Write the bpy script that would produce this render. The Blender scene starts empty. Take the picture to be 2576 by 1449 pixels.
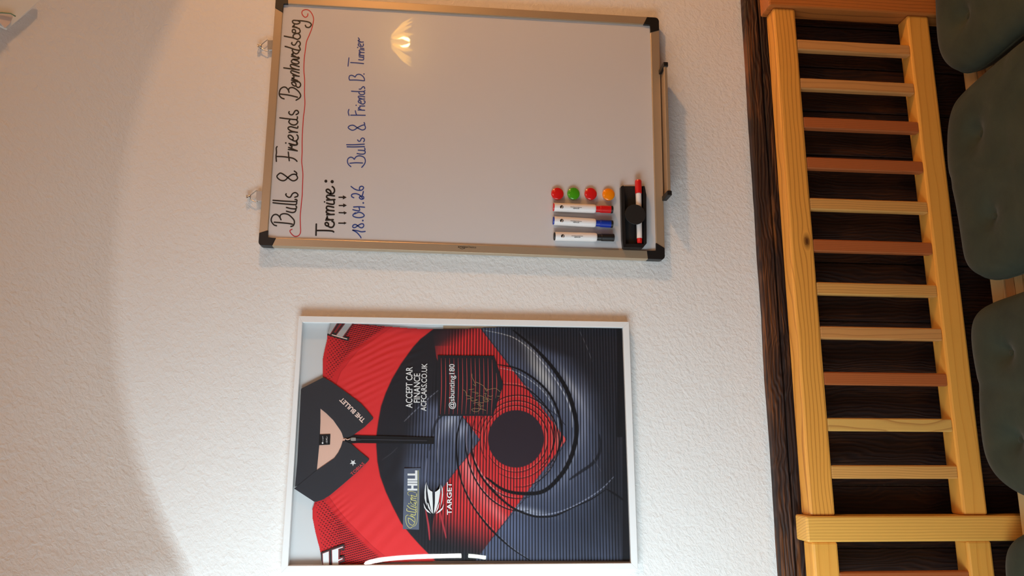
import bpy, bmesh, math, random
import numpy as np
from mathutils import Vector, Matrix
C = bpy.context.scene.collection
random.seed(4)
# ------------------------------------------------------------------ camera, world, lights
W, H, F, D = 2576, 1449, 1916.6, 1.65
RT = np.array([0.00429203, -0.08987577, -0.99594374])
UP = np.array([0.97853755, -0.20481448, 0.02269985])
FW = np.array([0.20602387, 0.97466578, -0.08706774])
CP = np.array([0, -D, 0.0])
cam = bpy.data.cameras.new('camera'); camo = bpy.data.objects.new('camera', cam); C.objects.link(camo)
M = Matrix.Identity(4)
for i in range(3):
    M[i][0], M[i][1], M[i][2], M[i][3] = RT[i], UP[i], -FW[i], CP[i]
camo.matrix_world = M
cam.sensor_fit = 'HORIZONTAL'; cam.sensor_width = 36; cam.lens = F * 36 / W; cam.clip_start = .05
bpy.context.scene.camera = camo
vs = bpy.context.scene.view_settings
vs.view_transform = 'Standard'; vs.look = 'None'; vs.gamma = 1; vs.use_curve_mapping = False
vs.exposure = 0.0
wd = bpy.data.worlds.new('sky'); bpy.context.scene.world = wd; wd.use_nodes = True
wd.node_tree.nodes['Background'].inputs[0].default_value = (.80, .90, 1, 1)
wd.node_tree.nodes['Background'].inputs[1].default_value = 1.0

def lamp(name, typ, loc, energy, col, rot=None, **kw):
    l = bpy.data.lights.new(name, typ); l.energy = energy; l.color = col
    for k, v in kw.items(): setattr(l, k, v)
    o = bpy.data.objects.new(name, l); C.objects.link(o); o.location = loc
    if rot is not None: o.rotation_euler = rot
    return o
# daylight entering through the window in the left wall
lamp('window_daylight', 'AREA', (-1.14, -1.10, .1), 18.0, (.72, .91, 1), Vector((.36, .93, -.12)).to_track_quat('-Z', 'Z').to_euler(), spread=math.radians(106), shape='RECTANGLE', size=.8, size_y=1.3)
# warm ceiling lamp of the room, right of the board
lamp('ceiling_light', 'POINT', (2.10, -.92, .34), 47, (1, .49, .18), shadow_soft_size=.05)
lamp('room_light', 'POINT', (.9, -2.7, 1.25), 18, (1, .69, .58), shadow_soft_size=.25)
PEND = (1.83, -1.62, .22)

# ------------------------------------------------------------------ helpers
def at(px, py, Y):
    v = FW + RT * ((px - W / 2) / F) + UP * ((H / 2 - py) / F)
    t = (Y + D) / v[1]
    return CP + v * t
def atz(px, py, Z):
    v = FW + RT * ((px - W / 2) / F) + UP * ((H / 2 - py) / F)
    return CP + v * (Z / v[2])
def thing(name, label=None, cat=None, loc=(0, 0, 0), group=None, kind=None):
    o = bpy.data.objects.new(name, None); C.objects.link(o); o.location = loc; o.empty_display_size = .02
    return tag(o, label, cat, group, kind)
def tag(o, label=None, cat=None, group=None, kind=None):
    if label: o['label'] = label
    if cat: o['category'] = cat
    if group: o['group'] = group
    if kind: o['kind'] = kind
    return o
def link(name, me, mat, parent=None, loc=(0, 0, 0)):
    o = bpy.data.objects.new(name, me); C.objects.link(o)
    if parent is not None: o.parent = parent
    else: o.location = loc
    me.materials.clear()
    for m in (mat if isinstance(mat, (list, tuple)) else [mat]): me.materials.append(m)
    return o
def origin(parent):
    v = Vector((0, 0, 0)); p = parent
    while p is not None: v += p.location; p = p.parent
    return v
def mesh_obj(name, bm, mat, parent=None, loc=(0, 0, 0), smooth=False):
    """bm is in world coordinates; it is shifted to its parent's (or its own) origin"""
    off = origin(parent) if parent is not None else Vector(loc)
    bmesh.ops.translate(bm, verts=bm.verts, vec=-off)
    bmesh.ops.recalc_face_normals(bm, faces=bm.faces)
    me = bpy.data.meshes.new(name); bm.to_mesh(me); bm.free()
    if smooth:
        for p in me.polygons: p.use_smooth = True
    return link(name, me, mat, parent, loc)
def centred(o):
    """move a top-level / child mesh origin to its bounding-box centre"""
    me = o.data; n = len(me.vertices); co = np.empty(n * 3); me.vertices.foreach_get('co', co); co = co.reshape(-1, 3)
    c = (co.min(0) + co.max(0)) / 2
    me.vertices.foreach_set('co', (co - c).ravel()); o.location = Vector(o.location) + Vector(c); return o
def prism(bm, front, back, bevel=0, seg=2):
    f = [bm.verts.new(Vector(p)) for p in front]; b = [bm.verts.new(Vector(p)) for p in back]
    n = len(f); fs = [bm.faces.new(f), bm.faces.new(b[::-1])]
    for i in range(n): fs.append(bm.faces.new([f[i], b[i], b[(i + 1) % n], f[(i + 1) % n]]))
    if bevel:
        es = list({e for q in fs for e in q.edges})
        bmesh.ops.bevel(bm, geom=es, offset=bevel, segments=seg, affect='EDGES', profile=.5)
def ppoly(bm, pts, yf, yb, bevel=0, seg=1):
    """polygon given in picture points, set at depth yf and extruded straight back to yb"""
    fr = [at(x, y, yf) for x, y in pts]; bk = [(p[0], yb, p[2]) for p in fr]
    prism(bm, fr, bk, bevel, seg)
def box(bm, x0, x1, y0, y1, z0, z1, bevel=0, seg=2):
    prism(bm, [(x0, y0, z0), (x1, y0, z0), (x1, y0, z1), (x0, y0, z1)], [(x0, y1, z0), (x1, y1, z0), (x1, y1, z1), (x0, y1, z1)], bevel, seg)
def smooth_path(P, n=7):
    P = [np.array(p, float) for p in P]
    if len(P) < 3:
        return P
    Q = [2 * P[0] - P[1]] + P + [2 * P[-1] - P[-2]]; out = []
    for i in range(1, len(Q) - 2):
        a, b, c, d = Q[i - 1:i + 3]
        for k in range(n):
            t = k / n
            out.append(.5 * (2 * b + (c - a) * t + (2 * a - 5 * b + 4 * c - d) * t * t + (3 * b - a - 3 * c + d) * t ** 3))
    out.append(P[-1]); return out
def ribbon(bm, pts, w, yf, n=7, curve=True, taper=None):
    P = smooth_path(pts, n) if curve else [np.array(p, float) for p in pts]
    L = []; Rr = []; m = len(P)
    for i, p in enumerate(P):
        d = P[min(i + 1, m - 1)] - P[max(i - 1, 0)]; l = np.hypot(*d) or 1; nx, ny = -d[1] / l, d[0] / l
        ww = w / 2 * (taper(i / (m - 1)) if taper else 1)
        L.append((p[0] + nx * ww, p[1] + ny * ww)); Rr.append((p[0] - nx * ww, p[1] - ny * ww))
    vl = [bm.verts.new(Vector(at(*q, yf))) for q in L]; vr = [bm.verts.new(Vector(at(*q, yf))) for q in Rr]
    for i in range(m - 1):
        try: bm.faces.new([vl[i], vl[i + 1], vr[i + 1], vr[i]])
        except ValueError: pass
    if not taper:
        for p in (P[0], P[-1]): disc(bm, p, w / 2, yf - .00002)
def disc(bm, p, r, yf, n=10, ry=None):
    bm.faces.new([bm.verts.new(Vector(at(p[0] + r * math.cos(2 * math.pi * k / n), p[1] + (ry or r) * math.sin(2 * math.pi * k / n), yf))) for k in range(n)])
def flat(bm, pts, yf):
    bm.faces.new([bm.verts.new(Vector(at(x, y, yf))) for x, y in pts])
def lathe(bm, a, b, prof, n=24):
    """surface of revolution about a->b, prof = [(t metres along, radius)]"""
    a = Vector(a); d = (Vector(b) - a).normalized(); u = d.orthogonal().normalized(); v = d.cross(u)
    rings = []
    for t, r in prof:
        c = a + d * t
        rings.append([bm.verts.new(c + (u * math.cos(2 * math.pi * k / n) + v * math.sin(2 * math.pi * k / n)) * max(r, 1e-5)) for k in range(n)])
    for i in range(len(rings) - 1):
        for k in range(n): bm.faces.new([rings[i][k], rings[i][(k + 1) % n], rings[i + 1][(k + 1) % n], rings[i + 1][k]])
    bm.faces.new(rings[0][::-1]); bm.faces.new(rings[-1])
def tube(bm, pts, r, n=8, closed=False):
    pts = [Vector(p) for p in pts]; m = len(pts); rings = []
    for i, p in enumerate(pts):
        if closed: d = pts[(i + 1) % m] - pts[i - 1]
        else: d = pts[min(i + 1, m - 1)] - pts[max(i - 1, 0)]
        d.normalize(); u = d.cross(Vector((.1, 1, .05))).normalized(); v = d.cross(u)
        rings.append([bm.verts.new(p + (u * math.cos(2 * math.pi * k / n) + v * math.sin(2 * math.pi * k / n)) * r) for k in range(n)])
    for i in range(m if closed else m - 1):
        A, B = rings[i], rings[(i + 1) % m]
        for k in range(n): bm.faces.new([A[k], A[(k + 1) % n], B[(k + 1) % n], B[k]])
    if not closed: bm.faces.new(rings[0][::-1]); bm.faces.new(rings[-1])
def text_obj(name, s, p0, p1, h, yf, mat, parent, shear=0, bold=0, label=None, squeeze=True):
    """flat lettering whose baseline runs from picture point p0 to p1, cap height h"""
    cu = bpy.data.curves.new('t', 'FONT'); cu.body = s; cu.size = 1; cu.shear = shear; cu.offset = bold; cu.resolution_u = 3
    to = bpy.data.objects.new('t', cu); C.objects.link(to)
    bpy.context.view_layer.update()
    dg = bpy.context.evaluated_depsgraph_get()
    me = bpy.data.meshes.new_from_object(to.evaluated_get(dg))
    n = len(me.vertices); co = np.empty(n * 3); me.vertices.foreach_get('co', co); co = co.reshape(-1, 3)
    bpy.data.objects.remove(to); bpy.data.curves.remove(cu)
    x0, x1 = co[:, 0].min(), co[:, 0].max()
    p0 = np.array(p0, float); p1 = np.array(p1, float); d = p1 - p0; L = np.hypot(*d); d /= L; u = np.array([d[1], -d[0]])
    off = np.array(origin(parent))
    for i in range(n):
        q = p0 + d * ((co[i, 0] - x0) / (x1 - x0) * L) + u * (co[i, 1] / .69 * h)
        co[i] = at(q[0], q[1], yf) - off
    me.vertices.foreach_set('co', co.ravel()); me.name = name
    o = link(name, me, mat, parent)
    if label: o['label'] = label
    return o

# ------------------------------------------------------------------ materials
def lin(r, g, b):
    return tuple(((c / 255) / 12.92 if c / 255 < .04045 else ((c / 255 + .055) / 1.055) ** 2.4) for c in (r, g, b)) + (1,)
class N:
    def __init__(s, name):
        s.m = bpy.data.materials.new(name); s.m.use_nodes = True; s.t = s.m.node_tree; s.b = s.t.nodes['Principled BSDF']
    def new(s, typ, **kw):
        n = s.t.nodes.new(typ)
        for k, v in kw.items(): setattr(n, k, v)
        return n
    def put(s, sock, v):
        if isinstance(v, bpy.types.NodeSocket): s.t.links.new(v, sock)
        elif v is not None: sock.default_value = v
    def math(s, op, a, b=None, c=None, clamp=False):
        n = s.new('ShaderNodeMath', operation=op, use_clamp=clamp)
        s.put(n.inputs[0], a); s.put(n.inputs[1], b); s.put(n.inputs[2], c); return n.outputs[0]
    def noise(s, vec, scale, detail=3, rough=.5, dist=0):
        n = s.new('ShaderNodeTexNoise'); s.put(n.inputs['Vector'], vec)
        n.inputs['Scale'].default_value = scale; n.inputs['Detail'].default_value = detail
        n.inputs['Roughness'].default_value = rough; n.inputs['Distortion'].default_value = dist; return n.outputs[0]
    def ramp(s, f, stops):
        n = s.new('ShaderNodeValToRGB'); s.put(n.inputs[0], f); e = n.color_ramp.elements
        while len(e) < len(stops): e.new(.5)
        for el, (p, c) in zip(e, stops): el.position = p; el.color = c if isinstance(c, tuple) else (c, c, c, 1)
        return n.outputs[0]
    def mix(s, f, a, b, mode='MIX'):
        n = s.new('ShaderNodeMix', data_type='RGBA', blend_type=mode)
        s.put(n.inputs[0], f); s.put(n.inputs[6], a); s.put(n.inputs[7], b); return n.outputs[2]
    def xyz(s, x, y, z):
        n = s.new('ShaderNodeCombineXYZ'); s.put(n.inputs[0], x); s.put(n.inputs[1], y); s.put(n.inputs[2], z); return n.outputs[0]
    def bump(s, h, strength, dist):
        n = s.new('ShaderNodeBump'); n.inputs['Strength'].default_value = strength; n.inputs['Distance'].default_value = dist
        s.put(n.inputs['Height'], h); s.t.links.new(n.outputs[0], s.b.inputs['Normal'])
    def coords(s, rand=0):
        tc = s.new('ShaderNodeTexCoord'); v = tc.outputs['Object']
        if rand:
            oi = s.new('ShaderNodeObjectInfo'); k = s.math('MULTIPLY', oi.outputs['Random'], rand)
            n = s.new('ShaderNodeVectorMath', operation='ADD'); s.put(n.inputs[0], v); s.put(n.inputs[1], s.xyz(k, k, k)); v = n.outputs[0]
        sp = s.new('ShaderNodeSeparateXYZ'); s.put(sp.inputs[0], v); return v, sp.outputs
    def done(s, col=None, rough=None, **kw):
        if col is not None: s.put(s.b.inputs['Base Color'], col)
        if rough is not None: s.put(s.b.inputs['Roughness'], rough)
        for k, v in kw.items(): s.put(s.b.inputs[k], v)
        return s.m
def plain(name, col, rough=.5, var=.06, sc=60, **kw):
    n = N(name); v, _ = n.coords(); f = n.noise(v, sc, 2)
    c = n.mix(n.math('MULTIPLY', f, var * 2), col, tuple(x * .6 for x in col[:3]) + (1,))
    return n.done(c, rough, **kw)
def plaster(name, col):
    n = N(name); v, (x, y, z) = n.coords()
    lump = n.noise(v, 95, 4, .55, .6)
    big = n.noise(v, 22, 3, .5, .4)
    streak = n.noise(n.xyz(n.math('ADD', n.math('MULTIPLY', x, 40), n.math('MULTIPLY', z, 26)), n.math('MULTIPLY', y, 60), n.math('SUBTRACT', n.math('MULTIPLY', z, 130), n.math('MULTIPLY', x, 90))), 1.3, 3, .6, .3)
    h = n.math('ADD', n.math('MULTIPLY', n.math('POWER', lump, 1.5), 1.0), n.math('ADD', n.math('MULTIPLY', big, .8), n.math('MULTIPLY', streak, .5)))
    pits = n.ramp(n.noise(v, 16, 1, .5), [(.0, 0.0), (.16, 0.0), (.18, 1.0), (1, 1.0)])
    n.bump(h, .46, .0045)
    c = n.mix(n.noise(v, 3, 3), col, tuple(q * .93 for q in col[:3]) + (1,))
    return n.done(c, .9, **{'Specular IOR Level': .15})
def pine(name, base, late, along='X', pitch=.0085, rand=10, knot=None, warp=.02, redpart=None, fine=.35):
    n = N(name); v, (x, y, z) = n.coords(rand)
    a, b = (x, z) if along == 'X' else (z, x)
    c = y
    if knot:
        kx, kz, R = knot
        dx = n.math('MULTIPLY', n.math('SUBTRACT', a, kx), .5); dz = n.math('SUBTRACT', b, kz)
        r2 = n.math('ADD', n.math('ADD', n.math('MULTIPLY', dx, dx), n.math('MULTIPLY', dz, dz)), 1e-5)
        b = n.math('MULTIPLY', dz, n.math('SUBTRACT', 1, n.math('DIVIDE', R * R, r2)))
    w = n.noise(n.xyz(n.math('MULTIPLY', a, 3.2), n.math('MULTIPLY', b, 9), n.math('MULTIPLY', c, 9)), 1, 2, .5)
    g = n.math('DIVIDE', n.math('ADD', n.math('ADD', b, n.math('MULTIPLY', c, .35)), n.math('MULTIPLY', w, warp * 2)), pitch)
    fr = n.math('FRACT', g)
    line = n.ramp(fr, [(0, 0.0), (.62, .03), (.84, .45), (.93, 1.0), (1, 0.0)])
    fg = n.noise(n.xyz(n.math('MULTIPLY', a, 6), n.math('MULTIPLY', b, 420), n.math('MULTIPLY', c, 420)), 1, 3, .6)
    tone = n.noise(n.xyz(n.math('MULTIPLY', a, 1.5), n.math('MULTIPLY', b, 14), n.math('MULTIPLY', c, 14)), 1, 2)
    col = n.mix(n.math('MULTIPLY', tone, .22), base, late)
    col = n.mix(n.math('MULTIPLY', line, n.math('ADD', .35, n.math('MULTIPLY', tone, .6))), col, late)
    col = n.mix(n.math('MULTIPLY', fg, fine), col, tuple(q * .62 for q in base[:3]) + (1,))
    if redpart:
        s0, s1, rc = redpart
        m = n.math('SMOOTH_MIN', 1, n.math('MULTIPLY', n.math('SUBTRACT', n.math('ADD', z, n.math('MULTIPLY', w, .03)), s0), s1), .1, clamp=True)
        col = n.mix(n.math('MULTIPLY', m, .8), col, rc)
    if knot:
        kn = n.ramp(n.math('SQRT', r2), [(0, 1.0), (R * .55, .9), (R * 1.15, 0.0), (1, 0.0)])
        col = n.mix(kn, col, lin(70, 32, 16))
    n.bump(n.math('ADD', n.math('MULTIPLY', line, -.6), fg), .18, .0008)
    return n.done(col, .42, **{'Specular IOR Level': .4, 'Coat Weight': .12, 'Coat Roughness': .3})
def charred(name, along, orange):
    n = N(name); v, (x, y, z) = n.coords(7)
    a, b = (x, z) if along == 'X' else (z, x)
    c = y
    w = n.noise(n.xyz(n.math('MULTIPLY', a, 3.5), n.math('MULTIPLY', b, 8), n.math('MULTIPLY', c, 4)), 1, 3, .55, .8)
    g = n.math('DIVIDE', n.math('ADD', b, n.math('MULTIPLY', w, .075)), .0085)
    ridge = n.math('ADD', n.math('MULTIPLY', n.math('SINE', n.math('MULTIPLY', g, 6.283)), .5), .5)
    st = n.noise(n.xyz(n.math('MULTIPLY', a, 4), n.math('MULTIPLY', b, 430), n.math('MULTIPLY', c, 90)), 1, 3, .6)
    zone = n.noise(n.xyz(n.math('MULTIPLY', a, 4.5), n.math('MULTIPLY', b, 22), n.math('MULTIPLY', c, 10)), 1, 3, .6, .5)
    k = n.math('MULTIPLY', n.ramp(zone, [(0, 0.02), (.46, .06), (.66, 1.0), (1, 1.0)]), n.ramp(st, [(0, 0.0), (.46, .06), (.60, 1.0), (1, 1.0)]))
    k = n.math('MULTIPLY', k, orange)
    k = n.math('ADD', k, n.math('MULTIPLY', n.math('POWER', ridge, 3), .035))
    col = n.mix(k, lin(38, 24, 21), lin(196, 118, 56))
    n.bump(n.math('ADD', n.math('MULTIPLY', ridge, .8), st), .6, .0022)
    return n.done(col, .55, **{'Specular IOR Level': .35})

PLASTER = plaster('lime_plaster', (.80, .775, .75, 1))
CHAR_TRIM = charred('flamed_wood_trim', 'X', .36)
CHAR_TRIM2 = charred('flamed_wood_lower_trim', 'X', .6)
CHAR_PLANK = charred('flamed_wood_plank', 'Z', .10)
ALU = plain('satin_aluminium', lin(188, 166, 138), .36, .04, 20, Metallic=.45)
CHROME = plain('zinc_wire', lin(200, 196, 190), .25, .02, 20, Metallic=.6)
BLACKP = plain('black_plastic', lin(22, 21, 22), .45)
BLACKM = plain('black_matt_plastic', lin(20, 19, 20), .62)
ENAMEL = plain('white_enamel', (.64, .625, .63, 1), .22, .02, 8, **{'Specular IOR Level': .5, 'Coat Weight': .6, 'Coat Roughness': .02})
INK_K = plain('black_ink', lin(14, 12, 12), .5); INK_B = plain('blue_ink', lin(28, 62, 140), .5); INK_R = plain('red_ink', lin(190, 34, 40), .5)
WHITEFR = plain('white_lacquer', (.78, .77, .76, 1), .35, .02, 10)
PAPER = plain('white_card', (.65, .655, .655, 1), .8, .02); CARD = plain('brown_card', lin(168, 138, 108), .85)
RED_P = plain('red_plastic', lin(214, 30, 30), .2, .02, **{'Coat Weight': .5}); GREEN_P = plain('green_plastic', lin(70, 160, 26), .2, .02, **{'Coat Weight': .5})
ORANGE_P = plain('orange_plastic', lin(250, 140, 14), .2, .02, **{'Coat Weight': .5}); BLUE_P = plain('blue_plastic', lin(24, 54, 160), .25, .02)
BARREL = plain('white_barrel', (.84, .80, .78, 1), .35, .02)
def cloth(name, col, sc=900, rough=.85):
    n = N(name); v, _ = n.coords(); f = n.noise(v, sc, 2, .6); n.bump(f, .25, .0006)
    return n.done(n.mix(n.math('MULTIPLY', f, .25), col, tuple(q * .6 for q in col[:3]) + (1,)), rough, **{'Sheen Weight': .15, 'Specular IOR Level': .25})
COLLAR = cloth('collar_fabric', lin(52, 52, 57)); PEACH = cloth('lining_fabric', lin(228, 184, 164)); BLACKC = cloth('black_tape', lin(24, 24, 27))
PRINT_W = plain('white_print', (.80, .79, .78, 1), .6, .02); PRINT_K = plain('black_print', lin(22, 22, 25), .6)
PRINT_R = plain('red_print', lin(214, 62, 62), .6); PRINT_DR = plain('dark_red_print', lin(130, 22, 28), .6)
PRINT_P = plain('peach_print', lin(246, 214, 200), .6); PRINT_Y = plain('yellow_print', lin(226, 216, 120), .5)
PRINT_G = plain('grey_print', lin(176, 172, 170), .6); GOLD = plain('gold_ink', lin(165, 135, 95), .45)
PATCH = plain('foil_patch', lin(96, 104, 124), .32, .5, 40)
TAN = lin(222, 168, 98); TAN_L = lin(172, 102, 42)
RAIL_M = pine('pine_rail_knot', lin(248, 176, 78), lin(150, 76, 20), 'X', .0088, 0, (at(2030, 607, -.09)[0] - .444, at(2030, 607, -.09)[2] + .7815, .0088), .016, fine=.14)
RAIL2_M = pine('pine_rail', lin(246, 178, 80), lin(222, 146, 56), 'X', .02, 3, None, .02, fine=.2)
POST_M = pine('pine_post', lin(250, 190, 92), lin(178, 108, 38), 'Z', .006, 10, None, .006)
POST_D = pine('brown_pine_post', lin(206, 124, 58), lin(120, 62, 26), 'Z', .009, 10, None, .012)
SL_TAN = pine('tan_slat', lin(222, 160, 94), lin(168, 106, 54), 'Z', .011, 10, None, .02)
SL_LINE = pine('grained_slat', lin(232, 172, 94), lin(140, 80, 32), 'Z', .0055, 10, None, .012)
SL_RED = pine('reddish_slat', lin(192, 108, 58), lin(116, 52, 24), 'Z', .0042, 10, None, .008)
SL_HALF = pine('half_brown_slat', lin(236, 186, 100), lin(160, 88, 40), 'Z', .02, 10, None, .06)
SEAT_M = pine('seat_board', lin(232, 196, 136), lin(196, 150, 92), 'X', .012, 5, None, .01)

SEAT_B = pine('brown_seat_rail', lin(214, 156, 98), lin(180, 118, 66), 'X', .012, 5, None, .01)
def fabric_green():
    n = N('dark_green_corduroy'); v, _ = n.coords(4)
    f = n.noise(v, 14, 4, .6, .6); g = n.noise(v, 700, 2, .6)
    n.bump(n.math('ADD', n.math('MULTIPLY', f, 3), g), .3, .0012)
    c = n.mix(f, lin(42, 50, 42), lin(70, 76, 62))
    return n.done(c, .9, **{'Sheen Weight': .12, 'Sheen Roughness': .4, 'Specular IOR Level': .2})
GREEN = fabric_green()
def glass(name, tint=(1, 1, 1, 1)):
    n = N(name); t = n.t; out = t.nodes['Material Output']
    tr = n.new('ShaderNodeBsdfTransparent'); tr.inputs[0].default_value = tint
    gl = n.new('ShaderNodeBsdfGlossy'); gl.inputs['Roughness'].default_value = .015
    fc = n.new('ShaderNodeLayerWeight'); fc.inputs[0].default_value = .5; fr = n.math('ADD', .035, n.math('MULTIPLY', .9, n.math('POWER', fc.outputs['Facing'], 4)))
    mx = n.new('ShaderNodeMixShader'); t.links.new(fr, mx.inputs[0]); t.links.new(tr.outputs[0], mx.inputs[1]); t.links.new(gl.outputs[0], mx.inputs[2])
    t.links.new(mx.outputs[0], out.inputs[0]); return n.m
GLASS = glass('picture_glass')
def emit(name, col, s):
    n = N(name); return n.done(col, .5, **{'Emission Color': col, 'Emission Strength': s})

# ------------------------------------------------------------------ room shell
ZF = -1.65
def quad_grid(name, fn, nu, nv, mat, kind='structure', smooth=True):
    vs_ = [fn(i / nu, j / nv) for j in range(nv + 1) for i in range(nu + 1)]
    fs = [(j * (nu + 1) + i, j * (nu + 1) + i + 1, (j + 1) * (nu + 1) + i + 1, (j + 1) * (nu + 1) + i) for j in range(nv) for i in range(nu)]
    me = bpy.data.meshes.new(name); me.from_pydata(vs_, [], fs)
    if smooth:
        for p in me.polygons: p.use_smooth = True
    o = link(name, me, mat); tag(o, kind=kind); return o
def sbox(name, *a, mat=None, parent=None, bevel=0):
    bm = bmesh.new(); box(bm, *a, bevel=bevel); o = mesh_obj(name, bm, mat, parent)
    if parent is None: tag(o, kind='structure')
    return o
DARKW = pine('dark_panelling', lin(96, 66, 46), lin(60, 38, 26), 'Z', .03, 0, None, .03)
XL, XR, YB = -1.2, 3.0, -4.2
wall = sbox('wall_back', XL, XR, 0, .12, ZF, 1.9, mat=PLASTER)
# vaulted ceiling: arch line on the back wall
ap = [(490, 0), (440, 110), (402, 200), (374, 290), (347, 400), (330, 520), (322, 640), (319, 760), (325, 900), (345, 1050), (376, 1150), (412, 1260), (452, 1350), (507, 1449)]
apw = np.array([at(x, y, 0) for x, y in ap]); cf = np.polyfit(apw[:, 0], apw[:, 2], 4)
def arch(X):
    x0, x1 = -.24, .97
    if X < x0: s = np.polyval(np.polyder(cf), x0); return max(np.polyval(cf, x0) + s * (X - x0) * .3, .46)
    if X > x1: s = np.polyval(np.polyder(cf), x1); return max(np.polyval(cf, x1) + s * (X - x1) * .8, -.2)
    return np.polyval(cf, X)
prof = [(0, 0)]
for k in range(1, 15):
    ang = math.radians(90 - 58 * min(1, k / 7)); st = .006 if k < 12 else .03
    prof.append((prof[-1][0] + math.cos(ang) * st, prof[-1][1] + math.sin(ang) * st))
for k in range(18):
    ang = math.radians(32 - 1.5 * k); prof.append((prof[-1][0] + math.cos(ang) * .26, prof[-1][1] + math.sin(ang) * .26))
def vault(u, v):
    X = XL + (XR - XL) * u; k = int(round(v * (len(prof) - 1))); s, g = prof[k]
    return (X, -s - .001 + .002, arch(X) + g)
quad_grid('ceiling', vault, 160, len(prof) - 1, PLASTER)
sbox('floor', XL, XR, YB, .12, ZF - .05, ZF, mat=pine('floor_boards', lin(100, 70, 46), lin(70, 44, 28), 'X', .02, 0, None, .03))
sbox('wall_right', XR, XR + .1, YB, .12, ZF, 2.6, mat=DARKW)
sbox('wall_front', XL, XR, YB - .1, YB, ZF, 2.6, mat=DARKW)
wl = bmesh.new()
WY0, WY1, WZ0, WZ1 = -1.5, -.60, -.55, 1.05
for a in ((YB, WY0, ZF, 2.6), (WY1, .12, ZF, 2.6), (WY0, WY1, ZF, WZ0), (WY0, WY1, WZ1, 2.6)): box(wl, XL - .1, XL, a[0], a[1], a[2], a[3])
tag(mesh_obj('wall_left', wl, PLASTER), kind='structure')
win = thing('window_1', loc=(XL - .05, (WY0 + WY1) / 2, WZ0), kind='structure')
fr = bmesh.new()
for a in ((WY0, WY0 + .06, WZ0, WZ1), (WY1 - .06, WY1, WZ0, WZ1), (WY0 + .06, WY1 - .06, WZ0, WZ0 + .06), (WY0 + .06, WY1 - .06, WZ1 - .06, WZ1)): box(fr, XL - .08, XL - .03, a[0], a[1], a[2], a[3], .004, 1)
mesh_obj('window_frame', fr, WHITEFR, win)
g = bmesh.new(); box(g, XL - .058, XL - .052, WY0 + .06, WY1 - .06, WZ0 + .06, WZ1 - .06); mesh_obj('pane', g, GLASS, win)

# flamed wood: cap beam with a wavy edge, planks below it
ZT = -.7147
def trimfn():
    bm = bmesh.new(); n = 150; xs = np.linspace(XL, XR, n); rr = np.random.RandomState(3); rings = []
    jz = np.convolve(rr.randn(n + 8), np.ones(5) / 5, 'same')[4:-4] * .0012; jy = np.convolve(rr.randn(n + 8), np.ones(5) / 5, 'same')[4:-4] * .0015
    for i, x in enumerate(xs):
        rings.append([bm.verts.new(Vector(p)) for p in [(x, .01, ZT + jz[i]), (x, -.016 + jy[i], ZT + jz[i] - .0005), (x, -.021 + jy[i], ZT - .004 + jz[i]), (x, -.023, ZT - .030 + jy[i]), (x, -.019, ZT - .034 + jy[i]), (x, .01, ZT - .034)]])
    for a, b in zip(rings, rings[1:]):
        for k in range(6): bm.faces.new([a[k], a[(k + 1) % 6], b[(k + 1) % 6], b[k]])
    bm.faces.new(rings[0]); bm.faces.new(rings[-1][::-1]); return bm
tag(mesh_obj('trim_1', trimfn(), CHAR_TRIM), kind='structure')
bm = bmesh.new(); box(bm, XL + .002, XR - .002, -.018, -.0005, ZT - .064, ZT - .037, .003, 1); tag(mesh_obj('trim_2', bm, CHAR_TRIM2), kind='structure')
xs0 = [XL + .005]
rp = random.Random(9)
while xs0[-1] < 2.2: xs0.append(xs0[-1] + rp.uniform(.105, .15))
for a, b in zip(xs0, xs0[1:]):
    bm = bmesh.new(); box(bm, a + .0015, b - .0015, -.014, -.0005, ZF + .005, ZT - .066, .002, 1)
    o = mesh_obj('plank', bm, CHAR_PLANK, wall); centred(o)

# ------------------------------------------------------------------ bench
YR = -.09
bench = thing('wooden_bench', 'long pine bench with a slatted back standing against the flamed wood panelling', 'bench', (.4, -.3, ZF))
ZR0, ZR1, ZL0, ZL1 = -.8085, -.7545, -1.141, -1.087
def bar(name, x0, x1, y0, y1, z0, z1, mat, bev=.004, label=None):
    bm = bmesh.new(); box(bm, x0, x1, y0, y1, z0, z1, bev, 2); o = mesh_obj(name, bm, mat, bench, smooth=False); centred(o)
    if label: o['label'] = label
    return o
PX = [(1.0205, 1.078), (-.1835, -.1325)]     # posts (x range)
kn = at(2030, 607, YR)
# rail between the posts: knot, broad rings
segs = [(PX[0][1], 2.2), (PX[1][1], PX[0][0]), (-1.15, PX[1][0])]
for i, (a, b) in enumerate(segs):
    bar('top_rail', a, b, YR, YR + .042, ZR0, ZR1, RAIL_M if i == 1 else RAIL2_M, .005)
    bar('lower_rail', a, b, YR, YR + .042, ZL0, ZL1, RAIL2_M, .005)
for (a, b), m, lb in ((PX[0], POST_D, 'dark brown post'), (PX[1], POST_M, 'golden pine post')):
    bar('post', a, b, YR - .007, YR + .045, ZF, ZR1 + .0125, m, .004, lb)
smat = [SL_TAN, SL_TAN, SL_RED, SL_RED, SL_LINE, SL_RED, SL_LINE, SL_TAN, SL_RED, SL_HALF, SL_LINE, SL_RED, SL_LINE]
slat_x = [.9435, .8451, .748, .6504, .5532, .4572, .3598, .2621, .1633, .0661, -.0312, -.243, -.3405, -.44, 1.17, 1.268]
labs = {2: 'reddish brown slat', 3: 'reddish brown slat', 5: 'reddish brown slat', 8: 'reddish brown slat', 9: 'slat half tan and half brown'}
for i, x in enumerate(slat_x):
    bm = bmesh.new(); box(bm, x - .0275, x, YR + .003, YR + .021, ZL1, ZR0, .0025, 1)
    o = mesh_obj('slat', bm, smat[i % len(smat)], bench); centred(o)
    if i in labs: o['label'] = labs[i]
ZS = -1.198
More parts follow.
